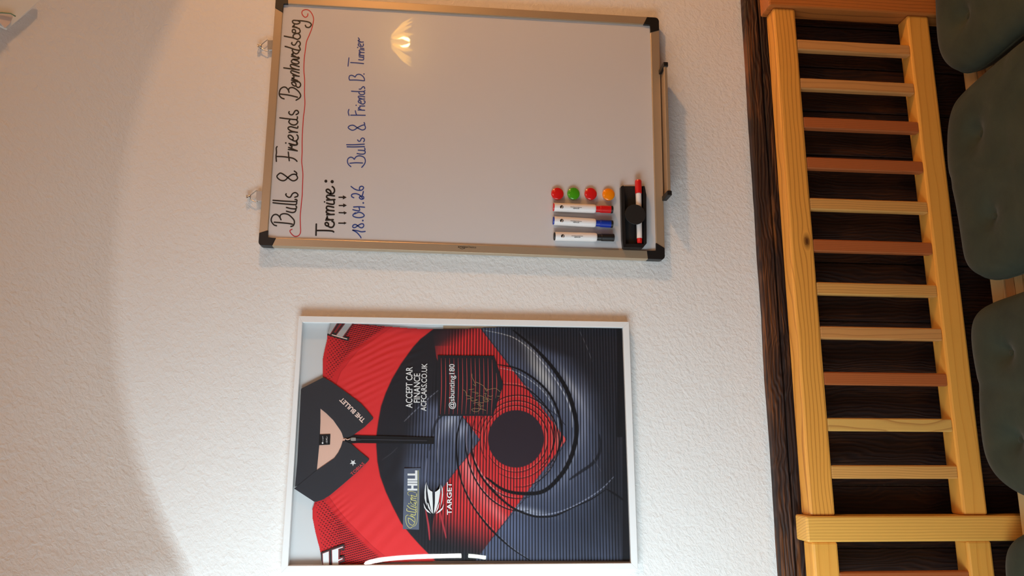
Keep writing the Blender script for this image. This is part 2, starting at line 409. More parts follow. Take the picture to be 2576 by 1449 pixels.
SB = plain('brown_seat_gap', lin(190, 140, 84), .5)
for (y0, y1, m) in ((-.147, -.106, SEAT_M), (-.20, -.176, SEAT_M), (-.285, -.203, SEAT_M), (-.37, -.288, SEAT_M), (-.455, -.373, SEAT_M), (-.54, -.458, SEAT_M)):
    bar('seat_board', -1.15, 2.2, y0, y1, ZS - .022, ZS, m, .003)
bar('seat_rail', -1.15, 2.2, -.174, -.149, ZS - .05, ZS - .001, SEAT_B, .002, 'brown rail between the seat boards')
for xx in (-.157, 1.05): bar('seat_bearer', xx - .02, xx + .02, -.53, -.100, ZS - .075, ZS - .0505 + .0, POST_D, .003)
for xx in (-.157, 1.05): bar('leg', xx - .02, xx + .02, -.53, -.485, ZF, ZS - .0755, POST_D, .003)

# cushions
def cushion(x0, x1, y0, y1, seed, label):
    root = thing('seat_cushion', label, 'cushion', ((x0 + x1) / 2, (y0 + y1) / 2, ZS + .001), 'green cushions on the bench')
    n = 56; w = (x1 - x0) / 2; d = (y1 - y0) / 2; rr = np.random.RandomState(seed); ph = rr.rand(8) * 6
    def surf(u, v, top):
        # superellipse plan
        e = 1 - .10 * (abs(u) ** 3) * (abs(v) ** 3) * 1.5
        X = u * w * e; Y = v * d * e
        X += .006 * math.sin(v * 4 + ph[0]); Y += .006 * math.sin(u * 5 + ph[1])
        edge = (1 - abs(u) ** 5) * (1 - abs(v) ** 5); hgt = .072 * max(edge, 0) ** .42
        tuft = 0
        for tx, ty in ((-.42, -.42), (.42, -.42), (-.42, .42), (.42, .42)):
            r2 = ((u - tx) ** 2 + (v - ty) ** 2); tuft += .020 * math.exp(-r2 / .010) + .010 * math.exp(-r2 / .06)
        cre = .004 * math.exp(-((u - v * .1) / .05) ** 2) + .004 * math.exp(-((v + .03 * math.sin(3 * u)) / .05) ** 2)
        wr = .0025 * math.sin(9 * u + 4 * v + ph[2]) * math.sin(7 * v - 3 * u + ph[3])
        z = (hgt - (tuft + cre) * min(1, edge * 3) + wr * max(edge, 0)) if top else .0
        mid = .012 + .020 * (1 - max(edge, 0) ** .3)
        return (X, Y, max(z, .0) * .9 + mid if top else mid * (1 - max(edge, 0) ** .4) * 1.0)
    us = [math.sin(math.pi / 2 * (2 * i / n - 1)) for i in range(n + 1)]
    vs_ = []; idx = {}
    for top in (1, 0):
        for j in range(n + 1):
            for i in range(n + 1):
                if not top and (i in (0, n) or j in (0, n)): idx[(0, i, j)] = idx[(1, i, j)]; continue
                idx[(top, i, j)] = len(vs_); vs_.append(surf(us[i], us[j], top))
    fs = []
    for top in (1, 0):
        for j in range(n):
            for i in range(n):
                q = [idx[(top, i, j)], idx[(top, i + 1, j)], idx[(top, i + 1, j + 1)], idx[(top, i, j + 1)]]
                fs.append(q if top else q[::-1])
    me = bpy.data.meshes.new('cover'); me.from_pydata(vs_, [], fs)
    for p in me.polygons: p.use_smooth = True
    link('cover', me, GREEN, root)
    loop = [Vector(vs_[idx[(1, i, 0)]]) for i in range(n)] + [Vector(vs_[idx[(1, n, j)]]) for j in range(n)] + [Vector(vs_[idx[(1, n - i, n)]]) for i in range(n)] + [Vector(vs_[idx[(1, 0, n - j)]]) for j in range(n)]
    org = Vector(root.location); loop = loop[::2]
    bm = bmesh.new(); tube(bm, [p + org for p in loop], .0028, 6, True); mesh_obj('piping', bm, GREEN, root, smooth=True)
    for tx, ty in ((-.42, -.42), (.42, -.42), (-.42, .42), (.42, .42)):
        p = surf(tx, ty, 1); bm = bmesh.new(); lathe(bm, org + Vector(p) - Vector((0, 0, .001)), org + Vector(p) + Vector((0, 0, 1)), [(0, .009), (.003, .009), (.005, .005), (.0055, .001)], 12)
        mesh_obj('button', bm, GREEN, root, smooth=True)
    return root
CY0, CY1 = -.505, -.088
cushion(.826, 1.26, CY0, CY1 - .014, 1, 'dark green seat cushion in the top right corner, above the largest one')
cushion(.355, .808, CY0, CY1, 2, 'dark green tufted seat cushion lying fully in view under the whiteboard')
cushion(-.092, .318, CY0, CY1 - .0, 3, 'dark green seat cushion below the framed jersey, before the golden pine post')
cushion(-.60, -.155, CY0 - .006, CY1 - .014, 4, 'dark green seat cushion in the bottom right corner past the golden pine post')

# ------------------------------------------------------------------ whiteboard
YS, YFB = -.0180, -.0225
wb = thing('whiteboard', 'white magnetic board in an aluminium frame with black corners and handwritten dates', 'whiteboard', tuple(at(1160, 630, -.001)))
ins = [(672.8, 597.5), (712.5, 8.5), (1636, 62), (1651, 631)]
out = [(649.5, 617), (694, -12), (1657.5, 44), (1673, 653)]
bm = bmesh.new(); ppoly(bm, [(660, 608), (702, -2), (1647, 53), (1662, 642)], YS, -.008); mesh_obj('writing_surface', bm, ENAMEL, wb)
def lerp(a, b, t): return (a[0] + (b[0] - a[0]) * t, a[1] + (b[1] - a[1]) * t)
cl = .06
sides = [(0, 1, .014), (1, 2, .010), (2, 3, .014), (3, 0, .010)]
for a, b, c in sides:
    bm = bmesh.new(); ppoly(bm, [lerp(out[a], out[b], c), lerp(out[a], out[b], 1 - c), lerp(ins[a], ins[b], 1 - c), lerp(ins[a], ins[b], c)], YFB, -.003, .0012, 2)
    mesh_obj('frame_side', bm, ALU, wb)
cor = [(0, 3, 1), (1, 0, 2), (2, 1, 3), (3, 2, 0)]
cc = {(0, 3): .034, (0, 1): .05, (1, 0): .05, (1, 2): .031, (2, 1): .031, (2, 3): .052, (3, 2): .048, (3, 0): .042}
for k, a, b in cor:
    ta, tb = cc[(k, a)], cc[(k, b)]
    o0 = out[k]; oa = lerp(o0, out[a], ta); ob = lerp(o0, out[b], tb); ia = lerp(ins[k], ins[a], ta - .012); ib = lerp(ins[k], ins[b], tb - .018)
    r = 9; va = np.array(oa) - np.array(o0); va /= np.hypot(*va); vb = np.array(ob) - np.array(o0); vb /= np.hypot(*vb)
    arc = [tuple(np.array(o0) + va * r * (1 - math.sin(t)) + vb * r * (1 - math.cos(t))) for t in (0, .4, .8, 1.2, 1.57)]
    bm = bmesh.new(); ppoly(bm, [oa] + arc + [ob, ib, ins[k], ia], YFB - .0012, -.002, .0008, 1)
    mesh_obj('corner_cap', bm, BLACKP, wb)['label'] = 'black plastic corner'
# pen ledge under the board
ld = thing('pen_ledge', 'narrow aluminium pen ledge with black end caps fixed below the whiteboard', 'ledge', tuple(at(1672, 340, -.02)))
pa, pb = at(1659.5, 188, -.012), at(1668, 503, -.012)
def seg_box(p, q, y0, y1, z0, z1, mat, name, par, ext=0, bev=.0006):
    d = (q - p); L = np.linalg.norm([d[0], d[2]]); d = d / L; a = p - d * ext; b = q + d * ext
    bm = bmesh.new(); prism(bm, [(a[0], y0, a[2] + z0), (b[0], y0, b[2] + z0), (b[0], y0, b[2] + z1), (a[0], y0, a[2] + z1)], [(a[0], y1, a[2] + z0), (b[0], y1, b[2] + z0), (b[0], y1, b[2] + z1), (a[0], y1, a[2] + z1)], bev, 1)
    return mesh_obj(name, bm, mat, par)
seg_box(pa, pb, -.058, -.006, -.0035, -.001, ALU, 'shelf_plate', ld)
seg_box(pa, pb, -.061, -.0555, -.0035, .0035, ALU, 'front_lip', ld)
for p, s in ((pa, 1), (pb, -1)):
    dd = (pb - pa) / np.linalg.norm(pb - pa) * .010 * s
    seg_box(p - dd * .6, p + dd * .5, -.0635, -.022, -.0055, .0055, BLACKP, 'end_cap', ld, 0, .001)
# hangers
for hx, hy, xs_, lb in ((667, 113, 0, 'small wire wall hanger above the whiteboard, nearer its far end'), (639, 493, -28, 'small wire wall hanger above the whiteboard, nearer the framed jersey')):
    h = thing('wall_hanger', lb, 'hanger', tuple(at(655 + xs_, 116, -.001)) if hy == 113 else tuple(at(627, 494, -.001)), 'wire hangers holding the whiteboard')
    dx, dy = (0, 0) if hy == 113 else (-28, 379.5)
    bm = bmesh.new(); ppoly(bm, [(673 + dx, 101 + dy), (689 + dx, 101 + dy), (689 + dx, 126 + dy), (673 + dx, 126 + dy)], -.010, -.0085, .0003); mesh_obj('plate', bm, CHROME, h)
    bm = bmesh.new(); tube(bm, [at(a + dx, b + dy, -.0085) for a, b in smooth_path([(674, 99), (664, 107), (655.5, 114.5), (654.5, 117), (656, 120), (665, 126), (674, 129), (675.5, 122), (675.5, 106), (674, 99)], 4)[:-1]], .0011, 6, True); mesh_obj('wire_ring', bm, CHROME, h, smooth=True)
    bm = bmesh.new(); p = at(653.5 + dx, 115.5 + dy, -.0105); lathe(bm, (p[0], 0.002, p[2]), (p[0], -1, p[2]), [(0, .0022), (.0115, .0022), (.012, .0048), (.0135, .0044), (.0145, .002)], 12); mesh_obj('screw', bm, CHROME, h, smooth=True)
    bm = bmesh.new(); tube(bm, [at(a + dx, b + dy, y) for a, b, y in ((652, 113, -.004), (648, 112, -.010), (648.5, 118, -.013), (653, 120, -.011), (657, 117, -.008))], .0012, 6); mesh_obj('hook', bm, CHROME, h, smooth=True)
text_obj('printed_mark', 'amazon', (1152, 622.5), (1177.5, 623.5), 4.6, YFB - .0002, INK_K, wb, bold=.02)
text_obj('printed_mark', 'basics', (1179, 623.6), (1197.5, 624.5), 5.4, YFB - .0002, INK_K, wb)
bm = bmesh.new(); ribbon(bm, [(1156.5, 624.3), (1160, 625.8), (1164, 626), (1168, 624.8)], .9, YFB - .0002); flat(bm, [(1166.5, 624), (1169.2, 623.6), (1169, 626.2)], YFB - .0002); mesh_obj('printed_mark', bm, INK_K, wb)

# handwriting, traced stroke by stroke
def T(ox, oy, s, pts): return [(ox + a / s, oy + b / s) for a, b in pts]
sA = 7.2467; sC = 8.587
A = lambda *p: T(660, 0, sA, p)
B = lambda *p: T(660, 180, sA, p)
Cc = lambda *p: T(660, 360, sC, p)
Dd = lambda *p: T(660, 480, sC, p)
YI = YS - .0003
title1 = [Dd((255, 678), (400, 690), (560, 705), (650, 722)), Dd((305, 755), (250, 735), (205, 680), (190, 630), (205, 570), (240, 525), (290, 510), (340, 530), (380, 580), (402, 625)),
  Dd((402, 625), (382, 570), (395, 520), (450, 497), (520, 500), (570, 520), (630, 570), (680, 630), (692, 680), (680, 730), (655, 760), (615, 770)),
  Dd((520, 440), (590, 460), (650, 470), (700, 455), (722, 420), (715, 395), (620, 385), (520, 360)), Dd((700, 392), (735, 375), (738, 345), (725, 330)),
  Dd((230, 258), (380, 275), (560, 290), (700, 300), (735, 285), (742, 255), (735, 240)), Dd((230, 205), (400, 218), (560, 228), (720, 232), (748, 215), (735, 190), (705, 188)),
  Dd((515, 65), (505, 85), (530, 120), (570, 140), (605, 135), (625, 105), (650, 65), (690, 42), (730, 45), (760, 70), (768, 95), (755, 120), (700, 140))]
amp = [Cc((690, 605), (720, 625), (742, 650), (735, 680), (690, 672), (640, 680), (590, 710), (550, 745), (500, 795), (450, 812), (390, 800), (335, 760), (315, 720), (330, 690), (380, 650), (430, 660), (490, 700), (550, 745), (600, 785), (650, 812), (700, 810), (745, 780), (760, 745), (745, 710), (725, 675))]
title2 = [Cc((318, 75), (300, 110), (305, 200), (295, 280), (303, 395)), Cc((310, 288), (440, 293), (560, 308), (650, 325), (710, 355), (748, 392)), Cc((560, 195), (568, 270), (580, 380)),
  Cc((562, 138), (640, 148), (755, 168)), Cc((755, 168), (660, 130), (565, 92)), Cc((600, 103), (632, 98), (638, 72), (600, 50)),
  Cc((575, 10), (640, 40), (710, 45), (745, 25), (735, -20)), B((485, 1310), (560, 1330), (610, 1337), (632, 1318), (622, 1280)),
  B((622, 1340), (640, 1318), (625, 1270)), B((550, 1250), (500, 1225), (472, 1190), (480, 1162), (520, 1165), (558, 1200), (562, 1225), (552, 1250)), B((560, 1258), (600, 1268), (630, 1252), (650, 1220), (648, 1180), (630, 1155)),
  B((485, 1108), (560, 1100), (640, 1108)), B((600, 1102), (530, 1085), (475, 1050), (475, 1018), (520, 1005), (580, 1020), (640, 1030), (648, 1000)),
  B((500, 880), (482, 920), (520, 960), (580, 975), (625, 955), (645, 915), (620, 882)), B((318, 843), (450, 860), (600, 875), (635, 865), (638, 825)),
  B((490, 730), (482, 755), (510, 785), (550, 785), (575, 750), (600, 715), (635, 710), (658, 740), (650, 765), (615, 785))]
title3 = [B((325, 410), (480, 430), (640, 468)), B((395, 498), (350, 480), (315, 440), (308, 390), (330, 320), (380, 285), (430, 290), (470, 335), (487, 380)), B((487, 380), (478, 330), (500, 300), (550, 292), (610, 320), (665, 370), (697, 430), (680, 480), (615, 522)),
  B((600, 268), (560, 250), (535, 215), (540, 195), (580, 195), (612, 225), (612, 255), (640, 288), (680, 280), (697, 240), (680, 200), (650, 180)),
  B((530, 155), (600, 175), (660, 190)), B((640, 165), (540, 125), (575, 115), (572, 92)),
  A((555, 1375), (670, 1390)), A((640, 1385), (560, 1350), (520, 1320), (530, 1290), (580, 1300), (670, 1330)),
  A((390, 1237), (520, 1255), (670, 1275)), A((620, 1265), (540, 1235), (510, 1200), (525, 1175), (580, 1185), (670, 1215)),
  A((560, 1080), (530, 1110), (540, 1140), (590, 1160), (640, 1165), (668, 1140), (640, 1110), (560, 1082), (640, 1078), (672, 1060), (655, 1040)),
  A((530, 1025), (600, 1040), (660, 1050)), A((610, 1035), (535, 995), (560, 985), (555, 965)),
  A((415, 845), (500, 870), (600, 905), (680, 915), (688, 890), (670, 850)), A((560, 890), (545, 920), (580, 965), (620, 980), (655, 960), (670, 930)),
  A((540, 775), (533, 795), (560, 820), (590, 820), (615, 790), (640, 755), (670, 755), (690, 785), (685, 820), (665, 840)),
  A((400, 658), (480, 675), (560, 690), (640, 720)), A((640, 720), (685, 690), (688, 650), (660, 615), (610, 612), (570, 635), (560, 665), (575, 692)),
  A((595, 600), (560, 595), (545, 570), (555, 540), (590, 540), (606, 570), (598, 600), (640, 610), (680, 590), (688, 560), (672, 525)),
  A((550, 490), (620, 503), (675, 525)), A((630, 500), (560, 480), (582, 460), (577, 430)),
  A((670, 378), (610, 373), (566, 372), (548, 395), (570, 425), (620, 437), (665, 428), (685, 405), (662, 378), (760, 385), (850, 405), (890, 440), (885, 470), (850, 500), (800, 492), (783, 460))]
under = [A((830, 250), (822, 290), (785, 315), (745, 290), (720, 240), (735, 195), (790, 175), (850, 190), (900, 245), (930, 320), (930, 390), (900, 520), (850, 650), (805, 760), (785, 900), (765, 1050), (757, 1200), (758, 1320))
  + B((770, 150), (768, 400), (775, 560), (768, 680), (750, 820), (742, 930), (732, 1080), (725, 1250)) + Cc((858, 60), (858, 200), (850, 400), (865, 550), (875, 680), (868, 900)) + Dd((862, 60), (855, 150), (835, 350), (818, 550), (822, 750), (825, 880), (800, 950), (740, 985), (680, 975), (620, 920), (595, 870), (610, 845), (640, 835))]
termine = [Dd((1165, 720), (1158, 960)), Dd((1165, 858), (1350, 858), (1500, 868), (1540, 887)), Dd((1400, 760), (1365, 740), (1358, 700), (1390, 685), (1425, 710), (1425, 745), (1402, 762)), Dd((1415, 762), (1470, 790), (1520, 780), (1550, 730), (1540, 680), (1505, 658)),
  Dd((1370, 632), (1530, 625)), Dd((1460, 625), (1385, 600), (1402, 582), (1400, 555)), Dd((1390, 515), (1550, 510)), Dd((1460, 505), (1390, 475), (1385, 440), (1420, 425), (1548, 432)), Dd((1450, 425), (1390, 392), (1388, 352), (1420, 332), (1540, 355)),
  Dd((1390, 265), (1460, 285), (1530, 290), (1552, 262), (1540, 200)), Dd((1390, 200), (1565, 190)), Dd((1460, 190), (1395, 150), (1392, 112), (1430, 95), (1555, 110)),
  Cc((1440, 1085), (1390, 1050), (1382, 1012), (1420, 998), (1470, 1035), (1480, 1080), (1450, 1092), (1520, 1090), (1555, 1050), (1555, 1000), (1540, 965), (1510, 940))]
arrows = [((1650, 698), (1765, 700), (1820, 695), (1762, 668), (1765, 728)), ((1658, 472), (1755, 475), (1828, 475), (1755, 440), (1765, 515)), ((1660, 318), (1745, 318), (1825, 315), (1745, 272), (1745, 358)), ((1655, 140), (1738, 140), (1822, 142), (1740, 97), (1738, 188))]
date = [Dd((2130, 1015), (2115, 985), (2050, 910), (1990, 870), (1950, 848), (2060, 865), (2140, 885), (2220, 878)),
  Dd((2060, 752), (2010, 790), (1965, 795), (1950, 765), (1975, 735), (2020, 730), (2070, 765), (2120, 795), (2160, 795), (2190, 760), (2180, 720), (2140, 712), (2100, 730), (2060, 752)),
  Dd((1990, 500), (2080, 465), (2150, 480), (2197, 525), (2180, 560), (2110, 580), (2030, 575), (1965, 550), (1960, 515), (2010, 475)), Dd((1955, 408), (2020, 425), (2080, 432), (2102, 410), (2085, 355)), Dd((1970, 350), (2090, 345), (2208, 355)),
  Dd((1975, 150), (1935, 130), (1925, 95), (1950, 70), (2020, 62), (2090, 85), (2140, 130), (2170, 175), (2190, 160), (2185, 130), (2150, 115), (2110, 125), (2095, 150), (2130, 180), (2165, 182)), Dd((2140, 120), (2165, 80), (2182, 15)),
  Cc((1915, 935), (1980, 985), (2050, 1015), (2130, 1020), (2175, 990), (2185, 955), (2150, 932), (2110, 945), (2095, 985), (2110, 1015))]
event = [Cc((1890, 435), (2020, 425), (2165, 430)), Cc((1912, 508), (1860, 460), (1838, 400), (1850, 340), (1900, 305), (1950, 315), (1985, 350)), Cc((1985, 350), (2020, 300), (2080, 275), (2150, 285), (2205, 320), (2225, 390), (2200, 460), (2145, 525)),
  Cc((2045, 225), (2120, 238), (2190, 235), (2222, 205), (2200, 165), (2070, 152)), Cc((2190, 165), (2218, 140), (2208, 105)), Cc((1830, 80), (1990, 82), (2205, 75)), Cc((1820, 35), (1990, 35), (2202, 22)),
  B((1735, 1245), (1755, 1270), (1785, 1265), (1800, 1230), (1825, 1212), (1855, 1225), (1860, 1255), (1845, 1280)),
  B((1855, 930), (1865, 965), (1820, 980), (1775, 1000), (1730, 1025), (1690, 1055), (1645, 1070), (1600, 1055), (1565, 1022), (1590, 990), (1645, 978), (1690, 995), (1730, 1025), (1780, 1050), (1820, 1065), (1860, 1055), (1880, 1025), (1865, 975)),
  B((1578, 690), (1565, 740), (1580, 800)), B((1610, 795), (1740, 795), (1875, 797)), B((1695, 715), (1705, 760), (1720, 790)),
  B((1745, 700), (1865, 705)), B((1810, 700), (1750, 668), (1782, 648)), B((1775, 628), (1865, 628)),
  B((1790, 578), (1755, 560), (1750, 535), (1780, 530), (1800, 555), (1795, 582), (1840, 592), (1868, 570), (1870, 545), (1850, 530)), B((1760, 505), (1865, 500)), B((1820, 500), (1755, 475), (1755, 450), (1800, 450), (1865, 462)),
  B((1625, 358), (1740, 365), (1840, 362), (1870, 348)), B((1760, 370), (1765, 400), (1800, 420), (1850, 415), (1865, 385), (1840, 366)), B((1765, 320), (1790, 320), (1815, 295), (1840, 275), (1862, 290), (1865, 315)),
  B((1590, 155), (1720, 155), (1855, 168)), B((1590, 155), (1580, 120), (1590, 80), (1625, 68), (1660, 80), (1690, 100)), B((1690, 100), (1720, 60), (1770, 50), (1820, 75), (1855, 120), (1862, 165)),
  A((1578, 1055), (1562, 1205)), A((1610, 1140), (1740, 1148), (1845, 1160)), A((1755, 1088), (1830, 1094), (1848, 1070), (1835, 1048), (1765, 1035)), A((1820, 1045), (1850, 1035)),
  A((1760, 1008), (1850, 1012)), A((1800, 1008), (1762, 985), (1785, 968)), A((1765, 955), (1855, 960)), A((1800, 955), (1765, 925), (1790, 905), (1855, 912)), A((1785, 875), (1850, 885)),
  A((1790, 848), (1752, 830), (1752, 800), (1785, 805), (1797, 835), (1820, 848), (1842, 825), (1840, 800)), A((1755, 770), (1840, 765)), A((1800, 766), (1745, 740), (1770, 725), (1750, 690))]
def write(strokes, w, mat, label, dots=(), extra=None):
    bm = bmesh.new()
    for i, s in enumerate(strokes): ribbon(bm, s, w, YI - .00001 * (i % 7))
    for p, r in dots: disc(bm, p, r, YI, 14)
    if extra: extra(bm)
    o = mesh_obj('handwriting', bm, mat, wb); o['label'] = label
write(title1, 3.4, INK_K, 'black handwritten first word of the heading')
write(amp, 3.4, INK_K, 'black handwritten ampersand')
write(title2, 3.4, INK_K, 'black handwritten middle word of the heading', [(B((427, 1302))[0], 2.0)])
write(title3, 3.4, INK_K, 'black handwritten last word of the heading')
write(under, 2.3, INK_R, 'red curled underline')
write(termine, 4.1, INK_K, 'bold black handwritten word with a colon', [(Dd((1343, 240))[0], 2.0), (Cc((1372, 822))[0], 3.8), (Cc((1508, 833))[0], 4.2)])
for s0, s1, tip, u, v in arrows:
    bm = bmesh.new(); ribbon(bm, Dd(s0, s1), 3.2, YI, curve=False); flat(bm, Dd(tip, u, v), YI - .00004); mesh_obj('handwritten_arrow', bm, INK_K, wb)
write(date, 2.9, INK_B, 'blue handwritten date', [(Dd((2170, 643))[0], 2.2), (Dd((2180, 262))[0], 2.2)])
write(event[:8], 2.7, INK_B, 'blue handwritten first word')
write(event[8:9], 2.7, INK_B, 'blue handwritten ampersand')
write(event[9:20], 2.7, INK_B, 'blue handwritten second word', [(B((1710, 615))[0], 1.7)])
write(event[20:23], 2.7, INK_B, 'blue handwritten capital B with a dot', [(B((1852, 45))[0], 1.8)])
write(event[23:], 2.7, INK_B, 'blue handwritten last word', [(A((1738, 865))[0], 1.7)])

# things sticking to the board
def marker(p0, p1, capmat, label, tipmat, r=.0098):
    root = thing('board_marker', label, 'marker', tuple(at(*p0, YS - r)), 'markers lying side by side on the whiteboard')
    a = at(*p0, YS - r - .0005); b = at(*p1, YS - r - .0005); L = np.linalg.norm(b - a)
    def part(nm, prof, mat, n=28):
        bm = bmesh.new(); lathe(bm, a, b, [(t * L, q * r) for t, q in prof], n); return mesh_obj(nm, bm, mat, root, smooth=False)
    o = part('barrel', [(.018, .95), (.022, 1), (.655, 1), (.685, .97), (.70, .88), (.705, .74)], BARREL)
    part('end_plug', [(-.004, .80), (.0, .92), (.017, .92)], capmat)
    part('cap', [(.7055, .74), (.775, .76), (.785, .86), (.955, .86)], capmat)
    part('cap_tip', [(.9555, .88), (.985, .88), (.99, .80)], tipmat)
    d = (np.array(p1) - np.array(p0)) / np.hypot(*(np.array(p1) - np.array(p0))); nrm = np.array([-d[1], d[0]]); pl = np.hypot(*(np.array(p1) - np.array(p0)))
    yy = YS - 2 * r - .0009
    c = np.array(p0) + d * pl * .145 - nrm * 1.2
    bm = bmesh.new(); disc(bm, c, 4.3, yy, 18); mesh_obj('emblem', bm, INK_K, root)
    bm = bmesh.new(); flat(bm, [tuple(c + np.array(q)) for q in ((-2.2, 4.2), (1.5, 4.6), (1.9, -2.2), (.4, -2.0), (.2, 0.8))], yy - .0001); mesh_obj('emblem', bm, BARREL, root)
    s = np.array(p0) + d * pl * .48 - nrm * 2.9; e = np.array(p0) + d * pl * .285 - nrm * 2.9
    text_obj('small_print', 'whiteboardmarker', tuple(s), tuple(e), 1.9, yy, INK_K, root, bold=.02)
    s = np.array(p0) + d * pl * .435 + nrm * .2; e = np.array(p0) + d * pl * .335 + nrm * .2
    text_obj('small_print', 'ermuaie', tuple(s), tuple(e), 3.0, yy, INK_K, root, bold=.02)
    return root
marker((1391, 521), (1543, 527.5), RED_P, 'white marker with a red cap in the row under the magnets', BLACKP)
marker((1391, 555), (1543, 564), BLUE_P, 'white marker with a blue cap, middle of the row', BLACKP)
marker((1393.5, 594.5), (1546, 598), BLACKP, 'white marker with a black cap, last of the row', BLACKP)
def magnet(p, mat, label):
    c = at(*p, YS - .004); bm = bmesh.new()
    r = .0143
    lathe(bm, (c[0], YS, c[2]), (c[0], -1, c[2]), [(0, r * .93), (.0035, r * .95), (.004, r), (.006, r)] + [(.006 + .004 * math.sin(t), r * math.cos(t)) for t in np.linspace(.15, 1.5, 8)], 36)
    o = mesh_obj('round_magnet', bm, mat, None, tuple(c), smooth=True); tag(o, label, 'magnet', 'round magnets on the whiteboard'); return o
magnet((1402, 488), RED_P, 'red round magnet left of the green one')
magnet((1442.3, 487.7), GREEN_P, 'green round magnet on the whiteboard')
magnet((1485.5, 488.3), RED_P, 'red round magnet between the green and the orange one')
magnet((1530.5, 489.7), ORANGE_P, 'orange round magnet beside the black pen tray')
# pen tray with holder disc, and the marker it holds
tr = thing('pen_tray', 'black magnetic pen tray in the lower corner of the whiteboard', 'pen tray', tuple(at(1595, 545, YS)))
def rim(pts, y): bm = bmesh.new(); ppoly(bm, pts, y, YS - .0035, .0006); mesh_obj('rim', bm, BLACKP, tr)
bm = bmesh.new(); ppoly(bm, [(1565, 468), (1622, 468), (1625.5, 612), (1619, 622), (1567, 621)], YS - .004, YS, .0006); mesh_obj('tray_base', bm, BLACKM, tr)
rim([(1562, 469), (1568, 466), (1571, 471), (1574.5, 615), (1568, 623), (1565.5, 600)], YS - .017)
rim([(1618.5, 467), (1622, 468), (1626, 490), (1627, 612), (1622, 618), (1619.5, 610)], YS - .017)
rim([(1574.7, 613), (1619.3, 613), (1622, 617), (1617, 624), (1568, 623)], YS - .016)
rim([(1597, 560), (1599.5, 560), (1600, 612.7), (1597.5, 612.7)], YS - .009)
m = thing('board_marker', 'thin white marker with a red cap clamped in the black pen tray', 'marker', tuple(at(1605, 470, YS - .012)))
a = at(1605.5, 454, YS - .0135); b = at(1609, 612, YS - .0135); L = np.linalg.norm(b - a)
for nm, pf, mt in (('cap', [(0, .0072), (.003, .0080), (.031, .0078), (.0315, .0066)], RED_P), ('barrel', [(.032, .0066), (L * .925, .0062)], BARREL), ('end_plug', [(L * .926, .0062), (L * .975, .0060), (L, .0050)], RED_P)):
    bm = bmesh.new(); lathe(bm, a, b, pf, 24); mesh_obj(nm, bm, mt, m, smooth=False)
c = at(1597.5, 540, YS - .024); bm = bmesh.new()
lathe(bm, (c[0], YS - .0225, c[2]), (c[0], -1, c[2]), [(0, .0226), (.0005, .0232), (.0035, .0234), (.0045, .0228)], 48); mesh_obj('holder_disc', bm, BLACKM, tr)['label'] = 'round black disc'
bm = bmesh.new(); c2 = at(1588, 540, YS - .01); lathe(bm, (c2[0], YS - .003, c2[2]), (c2[0], -1, c2[2]), [(0, .008), (.019, .008)], 20); mesh_obj('disc_stem', bm, BLACKM, tr)

# ------------------------------------------------------------------ framed jersey
YJ, YG, YJF = -.0115, -.0180, -.0215
pf = thing('picture_frame', 'thin white picture frame with glass holding the red and black jersey', 'picture frame', tuple(at(1150, 1430, -.001)))
jo = [(706.2, 1440.7), (751.2, 794.5), (1582.5, 809.3), (1605.3, 1432.7)]
ji = [(724.5, 1423.2), (760.5, 810.5), (1567.5, 823.9), (1588, 1416.6)]
for k in range(4):
    bm = bmesh.new(); q = (k + 1) % 4
    ppoly(bm, [jo[k], jo[q], ji[q], ji[k]], YJF, -.001, .0006); mesh_obj('frame_side', bm, WHITEFR, pf)
bm = bmesh.new(); ppoly(bm, [(726 - 6, 1426), (758, 808), (1572, 821), (1592, 1420)], -.0045, -.002); mesh_obj('backing_board', bm, PAPER, pf)
bm = bmesh.new(); ppoly(bm, [(1115, 812), (1569, 822), (1569, 834), (1115, 834)], -.006, -.0046); mesh_obj('card_strip', bm, CARD, pf)['label'] = 'brown card showing at the edge'
bm = bmesh.new(); ppoly(bm, [(721, 1426), (758, 808), (1570, 821), (1591, 1419)], YG, YG + .0018); mesh_obj('glass_pane', bm, GLASS, pf)

